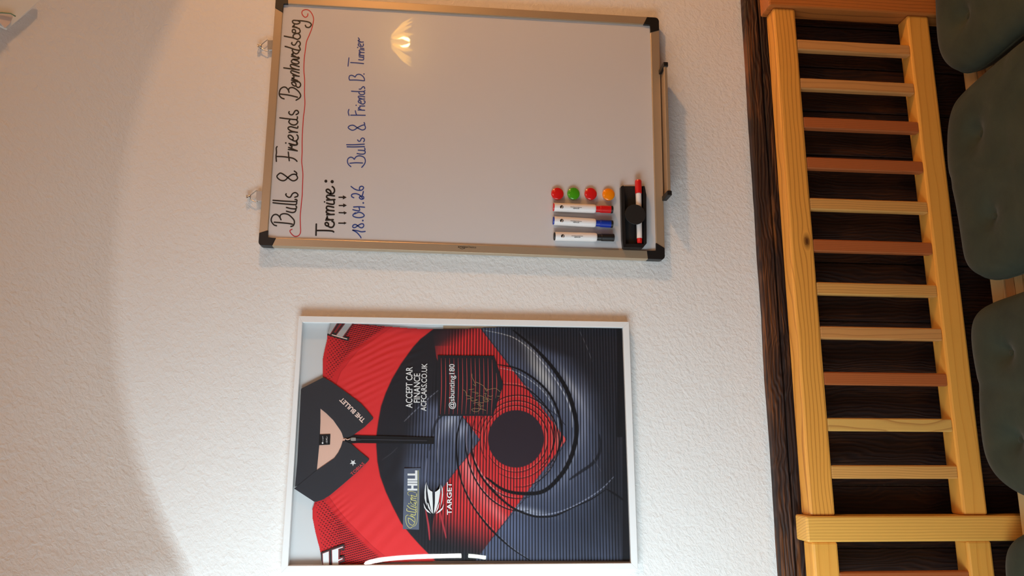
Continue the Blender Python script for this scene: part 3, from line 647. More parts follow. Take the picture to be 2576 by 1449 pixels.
jersey = thing('jersey', 'signed red and black zip-neck jersey pressed behind the glass of the white frame', 'jersey', tuple(at(1150, 1120, YJ)))
def sm(a, b, x): t = np.clip((x - a) / (b - a), 0, 1); return t * t * (3 - 2 * t)
def build_shirt():
    x0, x1, y0, y1 = 784, 1590, 811, 1421
    gx = np.arange(x0, x1 + .1, 1.12); gy = np.arange(y0, y1 + .1, 1.5)
    X, Y = np.meshgrid(gx, gy); sh = X.shape
    # outline
    lt = [(811, 850), (826, 833), (840, 823), (855, 822), (880, 816), (905, 811), (948, 811), (980, 840), (1230, 830), (1263, 791), (1280, 785), (1305, 786), (1340, 793), (1379, 803), (1421, 812)]
    L = np.interp(Y, [p[0] for p in lt], [p[1] for p in lt])
    top = np.interp(X, [784, 889, 988, 1038, 1088, 1180, 1258, 1400, 1590], [811, 814, 821.5, 825.5, 827.5, 826, 822.5, 823, 824])
    bot = np.interp(X, [784, 930, 970, 1060, 1180, 1400, 1590], [1422, 1420, 1416, 1413, 1411, 1412, 1412])
    bot = np.minimum(bot, 1423.2 + (X - 724.5) * (-6.6 / 863.5) - .8); top = np.maximum(top, 810.5 + (X - 760.5) * (13.4 / 807) + .6)
    inside = (X <= 1567.5 + (Y - 823.9) * (20.5 / 592.7) - .8) & (X >= L) & (Y >= top) & (Y <= bot)
    def c3(r, g, b): return np.array([r, g, b], float)
    col = np.zeros(sh + (3,)); col[:] = c3(36, 36, 42)
    def blend(mask, c):
        nonlocal col
        m_ = mask[..., None]; col = col * (1 - m_) + (c if isinstance(c, np.ndarray) and c.ndim == 3 else c3(*c)) * m_
    # metal field
    rng = np.random.RandomState(1)
    met = np.zeros(sh + (3,)); met[:] = c3(84, 90, 112)
    def blob(cx, cy, rx, ry, ang, c, a):
        nonlocal met
        t = math.radians(ang); u = (X - cx) * math.cos(t) + (Y - cy) * math.sin(t); v = -(X - cx) * math.sin(t) + (Y - cy) * math.cos(t)
        g_ = (a * np.exp(-(u / rx) ** 2 - (v / ry) ** 2))[..., None]; met = met * (1 - g_) + c3(*c) * g_
    for b_ in ((1345, 915, 60, 14, 62, (196, 190, 186), .9), (1372, 950, 55, 14, 60, (205, 200, 200), .85), (1300, 870, 60, 20, 50, (70, 68, 76), .8), (1445, 985, 60, 10, 60, (190, 188, 194), .8), (1455, 1010, 26, 50, 0, (150, 152, 172), .6), (1130, 1060, 35, 18, -50, (196, 198, 212), .85), (1160, 1085, 26, 14, -60, (180, 184, 205), .7), (1100, 1050, 25, 50, 0, (110, 114, 140), .6),
               (1150, 870, 60, 60, 0, (60, 58, 66), .5), (1330, 1285, 60, 8, 12, (196, 198, 212), .9), (1440, 1140, 12, 60, 20, (170, 174, 194), .7), (1470, 1060, 10, 90, 0, (140, 144, 166), .6), (1400, 1215, 60, 20, -35, (120, 126, 150), .6), (1340, 1230, 60, 30, -20, (100, 106, 130), .5), (1290, 1330, 60, 40, 20, (104, 114, 146), .6), (1420, 1330, 90, 60, 0, (66, 72, 92), .8), (1500, 1300, 60, 120, 10, (52, 56, 70), .8), (1210, 1360, 60, 30, 20, (90, 98, 126), .5), (1070, 1150, 30, 70, 0, (74, 78, 98), .6), (1500, 1200, 25, 70, 15, (90, 96, 118), .5)):
        blob(*b_)
    Mx = sm(1020, 1075, X + .2 * (Y - 1050)) * sm(985, 1035, Y) * (1 - sm(1205, 1260, Y - .2 * (X - 1100)))
    lo = np.interp(Y, [811, 826, 1106, 1338, 1421], [1203, 1208, 1425, 1250, 1188]); outm = sm(-1.2, 1.2, X - lo)
    fade = 1 - sm(0, 75, X - np.interp(Y, [811, 850, 900, 950, 1000, 1100, 1200, 1300, 1421], [1215, 1265, 1385, 1425, 1455, 1470, 1465, 1495, 1520]))
    Mm = np.maximum(Mx * (X < 1300), outm * (.12 + .88 * fade)); blend(np.clip(Mm, 0, 1), met)
    # red chevron
    li = np.interp(Y, [811, 900, 1046, 1106, 1232, 1300, 1421], [1085, 1098, 1163, 1207.5, 1110, 1092, 1070])
    red = np.zeros(sh + (3,)); red[:] = c3(212, 50, 52)
    def rblob(cx, cy, rx, ry, ang, c, a):
        nonlocal red
        t = math.radians(ang); u = (X - cx) * math.cos(t) + (Y - cy) * math.sin(t); v = -(X - cx) * math.sin(t) + (Y - cy) * math.cos(t)
        g_ = (a * np.exp(-(u / rx) ** 2 - (v / ry) ** 2))[..., None]; red = red * (1 - g_) + c3(*c) * g_
    for b_ in ((1182, 1195, 14, 50, -20, (255, 150, 150), .85), (1200, 1230, 50, 14, 60, (250, 120, 120), .8), (1245, 1285, 55, 14, 48, (250, 130, 130), .8), (1200, 1260, 70, 30, 55, (222, 70, 72), .5), (1120, 1240, 25, 90, 0, (168, 34, 40), .6), (1410, 1105, 12, 20, 0, (246, 130, 124), .8)): rblob(*b_)
    rm = sm(-1.2, 1.2, X - li) * (1 - outm)
    edge_fade = np.where(Y < 1050, sm(0, 90, X - 1085 + .9 * (Y - 811) * .55), 1.0) * np.where(Y > 1270, 1 - sm(1290, 1400, Y + .35 * (1180 - X)), 1.0)
    edge_fade = np.where(Y < 870, edge_fade * .25 + .75 * sm(0, 70, X - 1150 + 1.4 * (Y - 822)), edge_fade)
    blend(np.clip(rm * edge_fade, 0, 1), red)
    # thin red fins under the logo
    # swirl strokes
    def stroke(pts, w, c, a=1.0, soft=.9):
        P = np.array(smooth_path(pts, 4)); bx0, by0 = P.min(0) - w - 4; bx1, by1 = P.max(0) + w + 4
        i0, i1 = np.searchsorted(gx, [bx0, bx1]); j0, j1 = np.searchsorted(gy, [by0, by1])
        xx = X[j0:j1, i0:i1]; yy = Y[j0:j1, i0:i1]
        if xx.size == 0: return
        dm = np.full(xx.shape, 1e9); tt = np.zeros(xx.shape); n_ = len(P) - 1
        for k in range(n_):
            a_ = P[k]; d_ = P[k + 1] - a_; l2 = d_ @ d_ + 1e-9
            t = np.clip(((xx - a_[0]) * d_[0] + (yy - a_[1]) * d_[1]) / l2, 0, 1)
            dd = np.hypot(xx - a_[0] - t * d_[0], yy - a_[1] - t * d_[1]); m_ = dd < dm; dm = np.where(m_, dd, dm); tt = np.where(m_, (k + t) / n_, tt)
        ww = w / 2 * (.25 + .75 * np.sin(np.pi * np.clip(tt, 0, 1)) ** .5)
        al = (a * (1 - sm(ww - soft, ww + soft, dm)))[..., None]
        col[j0:j1, i0:i1] = col[j0:j1, i0:i1] * (1 - al) + c3(*c) * al
    def Z2(*p): return [(700 + a_ / 2.166, 780 + b_ / 2.166) for a_, b_ in p]
    K = (16, 16, 20); Wt = (205, 206, 214); Rl = (250, 150, 130)
    stroke(Z2((1120, 110), (1220, 130), (1300, 160), (1400, 240), (1480, 330)), 2.2, (190, 184, 180))
    stroke(Z2((1280, 110), (1400, 210), (1500, 320), (1580, 450), (1622, 600), (1622, 700), (1592, 810), (1540, 900), (1450, 985), (1340, 1000), (1230, 980), (1130, 910)), 11, K)
    stroke(Z2((1400, 240), (1490, 350), (1560, 460), (1598, 560), (1602, 640)), 3.2, Wt, .8)
    stroke(Z2((1195, 297), (1300, 318), (1400, 378), (1480, 460), (1530, 570), (1545, 680), (1520, 780), (1470, 850)), 5.5, K)
    stroke(Z2((1200, 315), (1290, 335), (1390, 395), (1465, 470), (1515, 570), (1530, 660)), 2, Wt, .8)
    stroke(Z2((1220, 405), (1330, 418), (1420, 480), (1490, 580), (1508, 690), (1485, 780), (1430, 850)), 3, K)
    stroke(Z2((1225, 396), (1330, 408), (1390, 440)), 1.4, Rl, .8)
    for k, (cx, cy, rx, ry, a0, a1, w) in enumerate([(1298, 1104, 80, 84, -200, 150, 2.0), (1300, 1106, 92, 98, -215, 120, 2.0), (1302, 1110, 104, 116, -170, 95, 2.4), (1304, 1108, 118, 146, 75, 205, 3.0), (1312, 1098, 142, 188, 82, 200, 3.4)]):
        pts = [(cx + rx * math.cos(math.radians(t)), cy + ry * math.sin(math.radians(t))) for t in np.linspace(a0, a1, 18)]
        stroke(pts, w, K); pts2 = [(cx + (rx - 2.6) * math.cos(math.radians(t)), cy + (ry - 2.6) * math.sin(math.radians(t))) for t in np.linspace(a0 + 15, a1 - 10, 18)]
        stroke(pts2, 1.2, Rl if k < 3 else (236, 196, 200), .65)
    def Q4(*p): return [(1080 + a_ / 3.927, 1080 + b_ / 3.927) for a_, b_ in p]
    stroke(Q4((330, -150), (285, 0), (268, 150), (275, 300), (310, 480), (400, 700), (520, 880), (640, 1020), (820, 1180), (1020, 1310)), 5, K)
    stroke(Q4((300, 380), (330, 520), (420, 720), (540, 890), (660, 1010)), 1.8, (240, 130, 125), .8)
    stroke(Q4((400, -60), (420, 100), (425, 250), (500, 440), (620, 600), (760, 730), (870, 800), (1000, 850), (1100, 865), (1250, 850), (1420, 770), (1600, 690), (1750, 590)), 5, K)
    stroke(Q4((860, 770), (1000, 830), (1120, 845), (1300, 810), (1500, 720), (1700, 590), (1830, 460)), 2.6, (170, 174, 196), .8)
    stroke(Q4((440, 280), (520, 440), (640, 590), (780, 710)), 2, (250, 150, 150), .8)
    stroke(Q4((1750, 590), (1850, 650), (1960, 730)), 5, (20, 20, 24)); stroke(Q4((1680, 50), (1690, 200), (1620, 330), (1480, 430), (1380, 500)), 8, (28, 29, 36), .8)
    stroke(Q4((680, 1040), (820, 1170), (1000, 1290)), 1.6, (140, 142, 160), .7); stroke(Q4((100, -10), (85, 150), (80, 330)), 1.5, (190, 192, 206), .8)
    stroke(Q4((0, 210), (60, -60), (160, -160)), 6, (40, 42, 52), .8)
    stroke([(1208, 824), (1260, 890), (1346, 1000), (1425, 1106), (1250, 1338), (1238, 1352)], 1.4, K, .8)
    stroke([(1162, 1046), (1185, 1075), (1207, 1105), (1118, 1218)], 1.3, K, .8)
    stroke(T(700, 780, 5.175, [(1640, 1449), (1760, 1330), (1980, 1130), (2090, 1040)]), 2, (168, 170, 186), .7)
    stroke([(1000, 1125), (985, 1140), (960, 1158)], 1, (110, 112, 120), .5)
    stroke(Q4((1600, 200), (1640, 320), (1700, 420)), 1.6, (110, 108, 116), .6)
    stroke([(1455, 826), (1475, 870), (1490, 910)], 1.6, (120, 116, 122), .7)
    # pinstripes follow the cloth, level with the hem
    v_ = np.stack([FW[i] + RT[i] * ((X - W / 2) / F) + UP[i] * ((H / 2 - Y) / F) for i in range(3)], -1); t_ = (YJ + D) / v_[..., 1]; Zw = v_[..., 2] * t_; Xw = v_[..., 0] * t_
    Zs = Zw + .0008 * np.sin(Xw * 9) 
    ph = (Zs / .00648) % 1; lw = .155
    s_ = 1 - sm(lw - .08, lw + .08, np.abs(ph - .5))
    sm_mask = sm(1012, 1050, X) * (1 - sm(1548, 1572, X)) * (1 - (1 - sm(1035, 1100, X)) * sm(1140, 1200, Y)) * np.where(Y < 1000, sm(1098, 1140, X + .3 * (Y - 880)), 1)
    blend(s_ * sm_mask * .92, (14, 14, 18))
    blend((1 - sm(1542, 1580, X - .02 * (Y - 811))) * 0, K)
    rr_ = np.hypot((X - 1298) / 70.4, (Y - 1104) / 72.3); blend(1 - sm(.985, 1.012, rr_), (46, 36, 44))
    hb = sm(-.8, .8, (np.where(Y < 1100, X - 1552 + 0 * Y, X - 1566)))
    blend(hb * .85, (20, 20, 24))
    # fins below the logo
    def Lg(*p): return T(1000, 1160, 8.05, p)
    stroke(Lg((565, 980), (600, 1150), (625, 1300), (640, 1449), (650, 1600)), 4.5, (200, 60, 70), .9); stroke(Lg((870, 1040), (900, 1200), (950, 1400), (985, 1560)), 4.5, (190, 56, 66), .85)
    stroke(Lg((600, -60), (575, 200), (565, 420)), 3.6, (120, 124, 146), .8)
    # red yoke left of the arc
    ar = [(811, 1100), (828, 1090), (853, 1057.5), (874.7, 1038), (915, 1009), (954, 986), (988.7, 970.5), (1021.5, 959), (1060, 952), (1096, 947), (1122, 947), (1161, 949.7), (1198, 956.8), (1237.5, 971), (1274, 988), (1316.5, 1010), (1345, 1033), (1370, 1055.5), (1393, 1078), (1410, 1095), (1421, 1103)]
    ax = np.interp(Y, [p[0] for p in ar], [p[1] for p in ar]); ym = 1 - sm(-.8, .8, X - ax)
    blend(ym, (222, 52, 54))
    blend(ym * sm(-2.2, -.6, X - ax) * .6, (120, 20, 24))
    # sleeves: dashes
    for (pts, sgn, y_lo, y_hi) in (([(811, 1000), (821, 988), (884, 899), (904, 882), (923, 868), (935, 858), (964, 847)], 1, 811, 985), ([(1235, 818), (1249, 828), (1280, 849.5), (1311, 875), (1345, 909), (1376, 940), (1395.5, 965), (1421, 990)], -1, 1235, 1422)):
        sx = np.interp(Y, [p[0] for p in pts], [p[1] for p in pts]); inS = ((Y >= y_lo) & (Y <= y_hi)) * (1 - sm(-1, 1, X - sx))
        blend(inS, (206, 42, 46))
        th = .24 if sgn > 0 else -.27; per = 4.9 if sgn > 0 else 5.5
        cth, sth = math.cos(th), math.sin(th); al = X * cth + Y * sth; ac = -X * sth + Y * cth
        lx = np.where(Y < 1100, np.interp(Y, [811, 1000], [826, 812]), np.interp(Y, [1235, 1421], [786, 812]))
        depth = (X - lx)
        row = np.floor(ac / per); frc = ac / per - row
        line_ = 1 - sm(.14, .26, np.abs(frc - .5))
        seg = 9.0; sfr = (depth + (row % 2) * 4.5) / seg; cell = np.floor(sfr); dl = np.clip(.18 + depth / 75, .18, 1.2)
        on = (1 - sm(dl - .12, dl + .12, np.abs((sfr - cell) - .5) * 2))
        on = np.where(depth > 52, 1, on)
        endf = 1 - sm(-26, -10, X - sx)
        blend(inS * line_ * on * endf * .9 * sm(0, 3, depth), (26, 18, 22))
        blend(inS * sm(-2, -.8, X - sx) * .35, (120, 20, 24))
    # to mesh, with soft folds
    fold = np.zeros(sh)
    for (cx, cy, ang, wl, amp_, rx, ry) in ((930, 900, 62, 16, .0011, 60, 70), (1000, 870, 70, 20, .0009, 50, 40), (900, 960, 60, 18, .0009, 40, 50), (1150, 860, 10, 40, .0007, 80, 40), (930, 1330, 35, 40, .0008, 90, 70), (1230, 1380, 20, 45, .0006, 160, 60), (850, 1290, 50, 14, .0007, 30, 40), (1010, 1180, 20, 40, .0006, 70, 60)):
        t = math.radians(ang); u = (X - cx) * math.cos(t) + (Y - cy) * math.sin(t)
        fold += amp_ * np.sin(u / wl * 2 * math.pi + .03 * (Y - cy)) * np.exp(-((X - cx) / rx) ** 2 - ((Y - cy) / ry) ** 2)
    fold += .0004 * np.sin(X * .021 + Y * .013) * np.sin(Y * .017 - X * .008)
    er = np.minimum(np.minimum(X - L, Y - top), bot - Y); Yd = YJ + .0035 * np.exp(-np.clip(er, 0, 50) / 3.0) + fold
    t2 = (Yd + D) / v_[..., 1]; P3 = np.stack([v_[..., 0] * t2, v_[..., 1] * t2 - D, v_[..., 2] * t2], -1) - np.array(origin(jersey))
    ny, nx = sh; idx = np.arange(ny * nx).reshape(sh)
    q = np.stack([idx[:-1, :-1], idx[1:, :-1], idx[1:, 1:], idx[:-1, 1:]], -1).reshape(-1, 4)
    ok = (inside[:-1, :-1] & inside[1:, :-1] & inside[1:, 1:] & inside[:-1, 1:]).ravel(); q = q[ok]
    used = np.zeros(ny * nx, bool); used[q.ravel()] = True; remap = np.cumsum(used) - 1; q = remap[q]
    V = P3.reshape(-1, 3)[used]; cl_ = np.clip(col.reshape(-1, 3)[used] / 255, 0, 1); cl_ = np.where(cl_ < .04045, cl_ / 12.92, ((cl_ + .055) / 1.055) ** 2.4)
    me = bpy.data.meshes.new('shirt_body'); me.vertices.add(len(V)); me.vertices.foreach_set('co', V.ravel())
    me.loops.add(len(q) * 4); me.loops.foreach_set('vertex_index', q.ravel().astype(np.int32)); me.polygons.add(len(q)); me.polygons.foreach_set('loop_start', np.arange(0, len(q) * 4, 4, dtype=np.int32))
    me.update(calc_edges=True); me.shade_smooth()
    at_ = me.color_attributes.new('print', 'FLOAT_COLOR', 'POINT'); at_.data.foreach_set('color', np.concatenate([cl_, np.ones((len(V), 1))], 1).astype(np.float32).ravel())
    n = N('printed_jersey_fabric'); a_ = n.new('ShaderNodeAttribute', attribute_name='print'); vv, _ = n.coords(); f_ = n.noise(vv, 900, 2, .6); n.bump(f_, .15, .0004)
    mt = n.done(a_.outputs['Color'], .75, **{'Specular IOR Level': .2, 'Sheen Weight': .06})
    return link('shirt_body', me, mt, jersey)
build_shirt()
def jpart(name, pts, yf, yb, mat, bev=.0004, label=None, parent=jersey):
    bm = bmesh.new(); ppoly(bm, pts, yf, yb, bev); o = mesh_obj(name, bm, mat, parent)
    if label: o['label'] = label
    return o
Y1 = YJ - .0022
jpart('neck_lining', [(800, 1020), (822, 1036), (840, 1054), (862, 1080), (868, 1105), (862, 1128), (845, 1156), (795, 1190)], Y1 + .0008, YJ + .002, PEACH, 0, 'peach neck lining')
jpart('collar_band', [(757, 979), (780, 985), (806, 1020), (806, 1060), (804, 1110), (797, 1183), (790, 1200), (742, 1225), (748, 1158), (753.6, 1050)], Y1, YJ + .002, COLLAR)
jpart('collar_flap', [(814, 949), (836, 962), (860.4, 979), (886, 998), (908.7, 1015.7), (926, 1035), (938.8, 1051), (938, 1054), (916, 1075), (890, 1093.5), (875, 1100), (863.7, 1102), (860, 1090), (856.6, 1082.3), (838.3, 1057), (821, 1040), (806, 1028), (790, 1003), (757, 978)], Y1 - .0008, YJ + .001, COLLAR)
jpart('collar_flap', [(739.5, 1229), (768, 1206), (797.3, 1182.5), (820, 1167), (841, 1152.9), (851, 1139), (858, 1124.7), (862, 1109), (869, 1110.5), (883.4, 1116), (904, 1135), (927, 1153), (928.6, 1156), (925, 1161), (900, 1186), (862, 1219), (829.8, 1246), (812, 1257), (797, 1262), (790, 1262)], Y1 - .0008, YJ + .001, COLLAR)
o = jpart('size_label', [(803, 1093), (831, 1092), (830, 1118.5), (802, 1120)], Y1 - .0006, Y1, BLACKC)
text_obj('print', '-5XL-', (824, 1115.5), (823.5, 1097), 4.0, Y1 - .0008, PRINT_W, o); text_obj('print', 'Target', (813.5, 1112), (812.5, 1097), 2.0, Y1 - .0008, PRINT_W, o)
bm = bmesh.new(); disc(bm, (811.5, 1114.5), 2.2, Y1 - .0008, 12); mesh_obj('print', bm, PRINT_W, o)
zp = jpart('zip_placket', [(866, 1096), (884, 1094.5), (900, 1095), (1093, 1100), (1092, 1117), (900, 1114.5), (884, 1115.5), (868, 1113)], Y1 - .0002, YJ + .001, BLACKC)
jpart('zip_teeth', [(905, 1103.5), (1074, 1107), (1074, 1110), (905, 1106.5)], Y1 - .0008, Y1 - .0003, COLLAR, 0, None, zp)
jpart('zip_slider', [(882, 1101.5), (888, 1100.5), (895, 1101), (895.5, 1108.5), (888, 1109.2), (882.5, 1108.5)], Y1 - .0024, Y1 - .0010, CHROME, .0003, None, zp)
jpart('zip_pull', [(895.6, 1102.5), (907, 1103), (909, 1105), (907, 1108), (895.6, 1108)], Y1 - .0020, Y1 - .0008, COLLAR, .0003, None, zp)
bm = bmesh.new(); tube(bm, [at(*p, Y1 - .0018) for p in smooth_path([(863, 1106.5), (869, 1103.8), (874, 1106), (881, 1103.5)], 4)], .0010, 6); mesh_obj('cord', bm, PEACH, zp, smooth=True)
YP = YJ - .0026
pk = jpart('chest_pocket', [(1101, 893.5), (1243.5, 895), (1266.5, 968), (1240, 1046), (1103.5, 1046.5)], YP + .0004, YJ + .0005, COLLAR, .0003, 'black pocket with thin red stripes')
pk.data.materials[0] = cloth('pocket_fabric', lin(34, 34, 40))
bm = bmesh.new()
for k in range(14):
    xx = 1110.3 + 10.68 * k; ya, yb = (901, 1042) if k < 12 else ((905, 1043) if k == 12 else (938, 1002))
    ribbon(bm, [(xx - .6, ya), (xx + .4, (ya + yb) / 2), (xx - 2.4, yb)], 1.9, YP + .0001, taper=lambda t: math.sin(math.pi * min(max(t, .02), .98)) ** .45)
mesh_obj('pinstripes', bm, plain('dull_red_print', lin(178, 58, 60), .6), pk)
text_obj('lettering', '@sbunting180', (1142.8, 1029), (1143.2, 915.8), 13, YP - .0002, PRINT_W, pk, bold=.012)
P8 = lambda *p: T(1100, 890, 8.525, p)
bm = bmesh.new()
for s in (P8((1040, 1215), (930, 1180), (800, 1175), (740, 1195), (780, 1235), (860, 1238), (920, 1190), (930, 1145), (900, 1120), (770, 1135)), P8((770, 1135), (880, 1120), (995, 1118)), P8((775, 1060), (860, 1045), (925, 1085), (890, 1105), (870, 1080)), P8((640, 970), (720, 960), (730, 1005), (800, 1010), (860, 985), (800, 985)), P8((550, 770), (600, 800), (630, 860), (690, 880), (640, 870), (620, 890), (700, 910), (720, 940), (770, 945)),
          P8((680, 770), (790, 755)), P8((755, 820), (860, 830), (870, 860), (820, 850)), P8((840, 915), (890, 900), (950, 905), (1000, 930), (985, 960), (1000, 1010), (1040, 1030), (1100, 1010), (1060, 985), (1000, 990)), P8((890, 1020), (930, 1050), (1000, 1045)), P8((745, 430), (750, 510), (790, 590), (825, 690), (770, 655)), P8((830, 605), (900, 635), (990, 690), (1030, 745), (1080, 770), (1060, 800), (1020, 740)), P8((1090, 770), (1180, 750), (1260, 745), (1350, 815)),
          P8((1010, 850), (1050, 850), (1030, 900), (1070, 970), (1090, 960)), P8((1080, 890), (1140, 915), (1190, 895)), P8((1290, 910), (1335, 910)), P8((985, 940), (1060, 960), (1160, 980))):
    ribbon(bm, s, 1.0, YP - .0003, 5)
mesh_obj('signature', bm, GOLD, pk)['label'] = 'gold ink signature'
text_obj('lettering', 'ACCEPT CAR', (1037, 1026.4), (1037.5, 923), 16, YP - .0002, PRINT_W, jersey, bold=.012)
text_obj('lettering', 'FINANCE', (1056.3, 1012.9), (1056.6, 939.4), 15.3, YP - .0002, PRINT_W, jersey, bold=.012)
text_obj('lettering', 'ACFCARS.CO.UK', (1072, 1034), (1074.5, 914.3), 13.5, YP - .0002, PRINT_W, jersey, bold=.012)
text_obj('lettering', 'THE BULLET', (919.3, 1055.9), (860.9, 999.4), 11, Y1 - .0011, PRINT_P, jersey, bold=.03)
text_obj('lettering', 'TOBIAS', (886, 1196.5), (917.5, 1167.5), 7.5, Y1 - .0011, PRINT_R, jersey, bold=.01)
bm = bmesh.new(); flat(bm, [(888 + (8.7 if k % 2 == 0 else 3.5) * math.cos(math.radians(90 + 36 * k)), 1164 + (8.7 if k % 2 == 0 else 3.5) * math.sin(math.radians(90 + 36 * k))) for k in range(10)], Y1 - .0011); mesh_obj('star', bm, PRINT_W, jersey)['label'] = 'white five-pointed star'
# sponsor patch
pt = jpart('foil_patch', [(1016.8, 1178.6), (1058, 1177.4), (1054, 1332.7), (1013.4, 1330.8)], YP + .0004, YJ, PATCH, 0, 'grey rectangular patch with yellow and white lettering')
text_obj('lettering', 'HILL', (1048.3, 1234), (1048.5, 1183.5), 22, YP, PRINT_W, pt, bold=.045)
G7 = lambda *p: T(1000, 1160, 8.05, p)
bm = bmesh.new()
for s, w in ((G7((420, 190), (418, 600), (408, 1000), (400, 1180), (370, 1290), (300, 1330)), .9), (G7((300, 1330), (250, 1355), (190, 1290), (165, 1180), (175, 1110), (210, 1095), (290, 1110), (350, 1150)), 1.1),
             (G7((350, 1245), (280, 1180), (215, 1150)), 1.5), (G7((215, 1150), (230, 1250), (300, 1300), (350, 1262)), 1.2), (G7((350, 1155), (290, 1120), (210, 1090)), 1.5), (G7((350, 1245), (355, 1200), (350, 1155)), 1.1),
             (G7((270, 1075), (350, 1095), (365, 1060)), 1.7), (G7((190, 960), (200, 1010), (370, 1035), (370, 1000)), 1.5), (G7((195, 900), (260, 955), (370, 990), (375, 960)), 1.5), (G7((270, 905), (370, 940), (375, 915)), 1.5),
             (G7((280, 860), (265, 820), (310, 830), (368, 870), (355, 895), (300, 880)), 1.3), (G7((265, 815), (375, 850), (378, 820)), 1.4), (G7((270, 780), (378, 805)), 1.4), (G7((290, 775), (268, 745), (378, 760)), 1.4), (G7((300, 735), (275, 690), (375, 720), (385, 660)), 1.4), (G7((240, 695), (205, 660), (225, 620), (290, 612), (370, 640)), .8)):
    ribbon(bm, s, w, YP, 5)
disc(bm, G7((232, 862))[0], 1.3, YP); mesh_obj('script_lettering', bm, PRINT_Y, pt)['label'] = 'yellow script lettering'
text_obj('lettering', 'TARGET', (1136, 1295), (1136, 1213), 11.3, YP - .0002, PRINT_W, jersey, bold=.02)
bm = bmesh.new()
for s in (((600, 470), (625, 560), (665, 600), (705, 620), (712, 800), (718, 1065), (695, 1040), (660, 900), (625, 740), (605, 600)), ((868, 470), (850, 560), (800, 605), (760, 625), (757, 850), (735, 1065), (775, 1000), (830, 830), (860, 650)),
          ((585, 420), (560, 500), (548, 620), (548, 750), (568, 840), (600, 910), (585, 800), (575, 650), (578, 520)), ((525, 850), (545, 950), (600, 1025), (675, 1064), (640, 1020), (575, 960)), ((602, 840), (625, 950), (695, 1055), (660, 960), (620, 850)),
          ((888, 480), (915, 560), (920, 680), (905, 810), (868, 935), (890, 800), (900, 640)), ((942, 860), (915, 970), (850, 1035), (778, 1066), (830, 1010), (900, 950)), ((852, 830), (825, 960), (765, 1055), (795, 980), (830, 880))):
    flat(bm, G7(*s), YP)
bmesh.ops.triangulate(bm, faces=bm.faces); mesh_obj('emblem', bm, PRINT_W, jersey)['label'] = 'white winged dart emblem'
# sleeve letters
E8 = lambda *p: T(780, 1340, 13.29, p)
bm = bmesh.new(); flat(bm, E8((355, 665), (1110, 385), (1160, 420), (1145, 590), (1015, 570), (1005, 800), (1090, 760), (1150, 800), (1155, 960), (1010, 1010), (1010, 1080), (430, 1080), (370, 900)), YP + .0002); bmesh.ops.triangulate(bm, faces=bm.faces); sl = mesh_obj('sleeve_lettering', bm, PRINT_K, jersey)
bm = bmesh.new(); flat(bm, E8((400, 690), (650, 595), (655, 1080), (420, 1080)), YP + .0001); flat(bm, E8((710, 570), (1115, 435), (1130, 530), (985, 540), (985, 840), (1110, 800), (1125, 930), (980, 985), (985, 1080), (720, 1080)), YP + .0001); bmesh.ops.triangulate(bm, faces=bm.faces); mesh_obj('print', bm, PRINT_DR, sl)
bm = bmesh.new(); flat(bm, E8((425, 700), (625, 625), (630, 1080), (440, 1080)), YP); flat(bm, E8((735, 585), (1090, 465), (1100, 495), (945, 545), (945, 905), (1080, 850), (1085, 885), (945, 945), (950, 1080), (745, 1080)), YP); bmesh.ops.triangulate(bm, faces=bm.faces); mesh_obj('print', bm, PRINT_W, sl)
T2 = lambda *p: T(820, 800, 20.7, p)
bm = bmesh.new(); flat(bm, T2((600, 260), (1450, 290), (1000, 960), (1240, 1010), (1160, 1200), (60, 900), (80, 800), (230, 850)), YP + .0002); bmesh.ops.triangulate(bm, faces=bm.faces); sl = mesh_obj('sleeve_lettering', bm, PRINT_K, jersey)
bm = bmesh.new(); flat(bm, T2((270, 262), (595, 262), (205, 850), (95, 800), (130, 730)), YP + .0001); flat(bm, T2((1015, 275), (1370, 285), (850, 1000), (545, 900)), YP); mesh_obj('print', bm, PRINT_G, sl)
bm = bmesh.new(); flat(bm, T2((700, 300), (850, 300), (510, 780), (400, 740)), YP + .0001); ribbon(bm, T2((1400, 285), (900, 975)), 2, YP + .0001, curve=False); ribbon(bm, T2((600, 262), (225, 860)), 2, YP, curve=False); ribbon(bm, T2((970, 280), (540, 880)), 1.6, YP + .00005, curve=False); mesh_obj('print', bm, PRINT_DR, sl)
bm = bmesh.new(); ribbon(bm, T2((320, 870), (700, 985), (1090, 1090)), 2.2, YP, curve=False); mesh_obj('print', bm, PRINT_P, sl)

# ------------------------------------------------------------------ lamps of the room
pl = thing('pendant_lamp', 'small amber pendant lamp whose light mirrors in the whiteboard', 'lamp', PEND)
bm = bmesh.new(); lathe(bm, (PEND[0], PEND[1], PEND[2] - .03), (PEND[0], PEND[1], 3), [(0, .012), (.006, .02), (.03, .024), (.05, .014), (.06, .012)], 20); mesh_obj('bulb', bm, emit('bulb_glow', (1, .78, .30, 1), 110), pl, smooth=True)
bm = bmesh.new()
for k in range(9):
    a0 = 2 * math.pi * k / 9; p = Vector(PEND)
    q = [p + Vector((math.cos(a0 + s) * r, math.sin(a0 + s) * r, z)) for s, r, z in ((-.24, .03, .05), (.24, .03, .05), (.18, .085, .0), (0, .11, -.045), (-.18, .085, 0))]
    prism(bm, q, [v + Vector((0, 0, .003)) for v in q])
mesh_obj('glass_shade', bm, emit('amber_glass', (1, .58, .08, 1), 9), pl)
bm = bmesh.new(); lathe(bm, (PEND[0], PEND[1], PEND[2] + .03), (PEND[0], PEND[1], 3), [(0, .006), (.02, .012), (.05, .012), (.052, .002), (.7, .002)], 12); mesh_obj('cable', bm, BLACKP, pl)

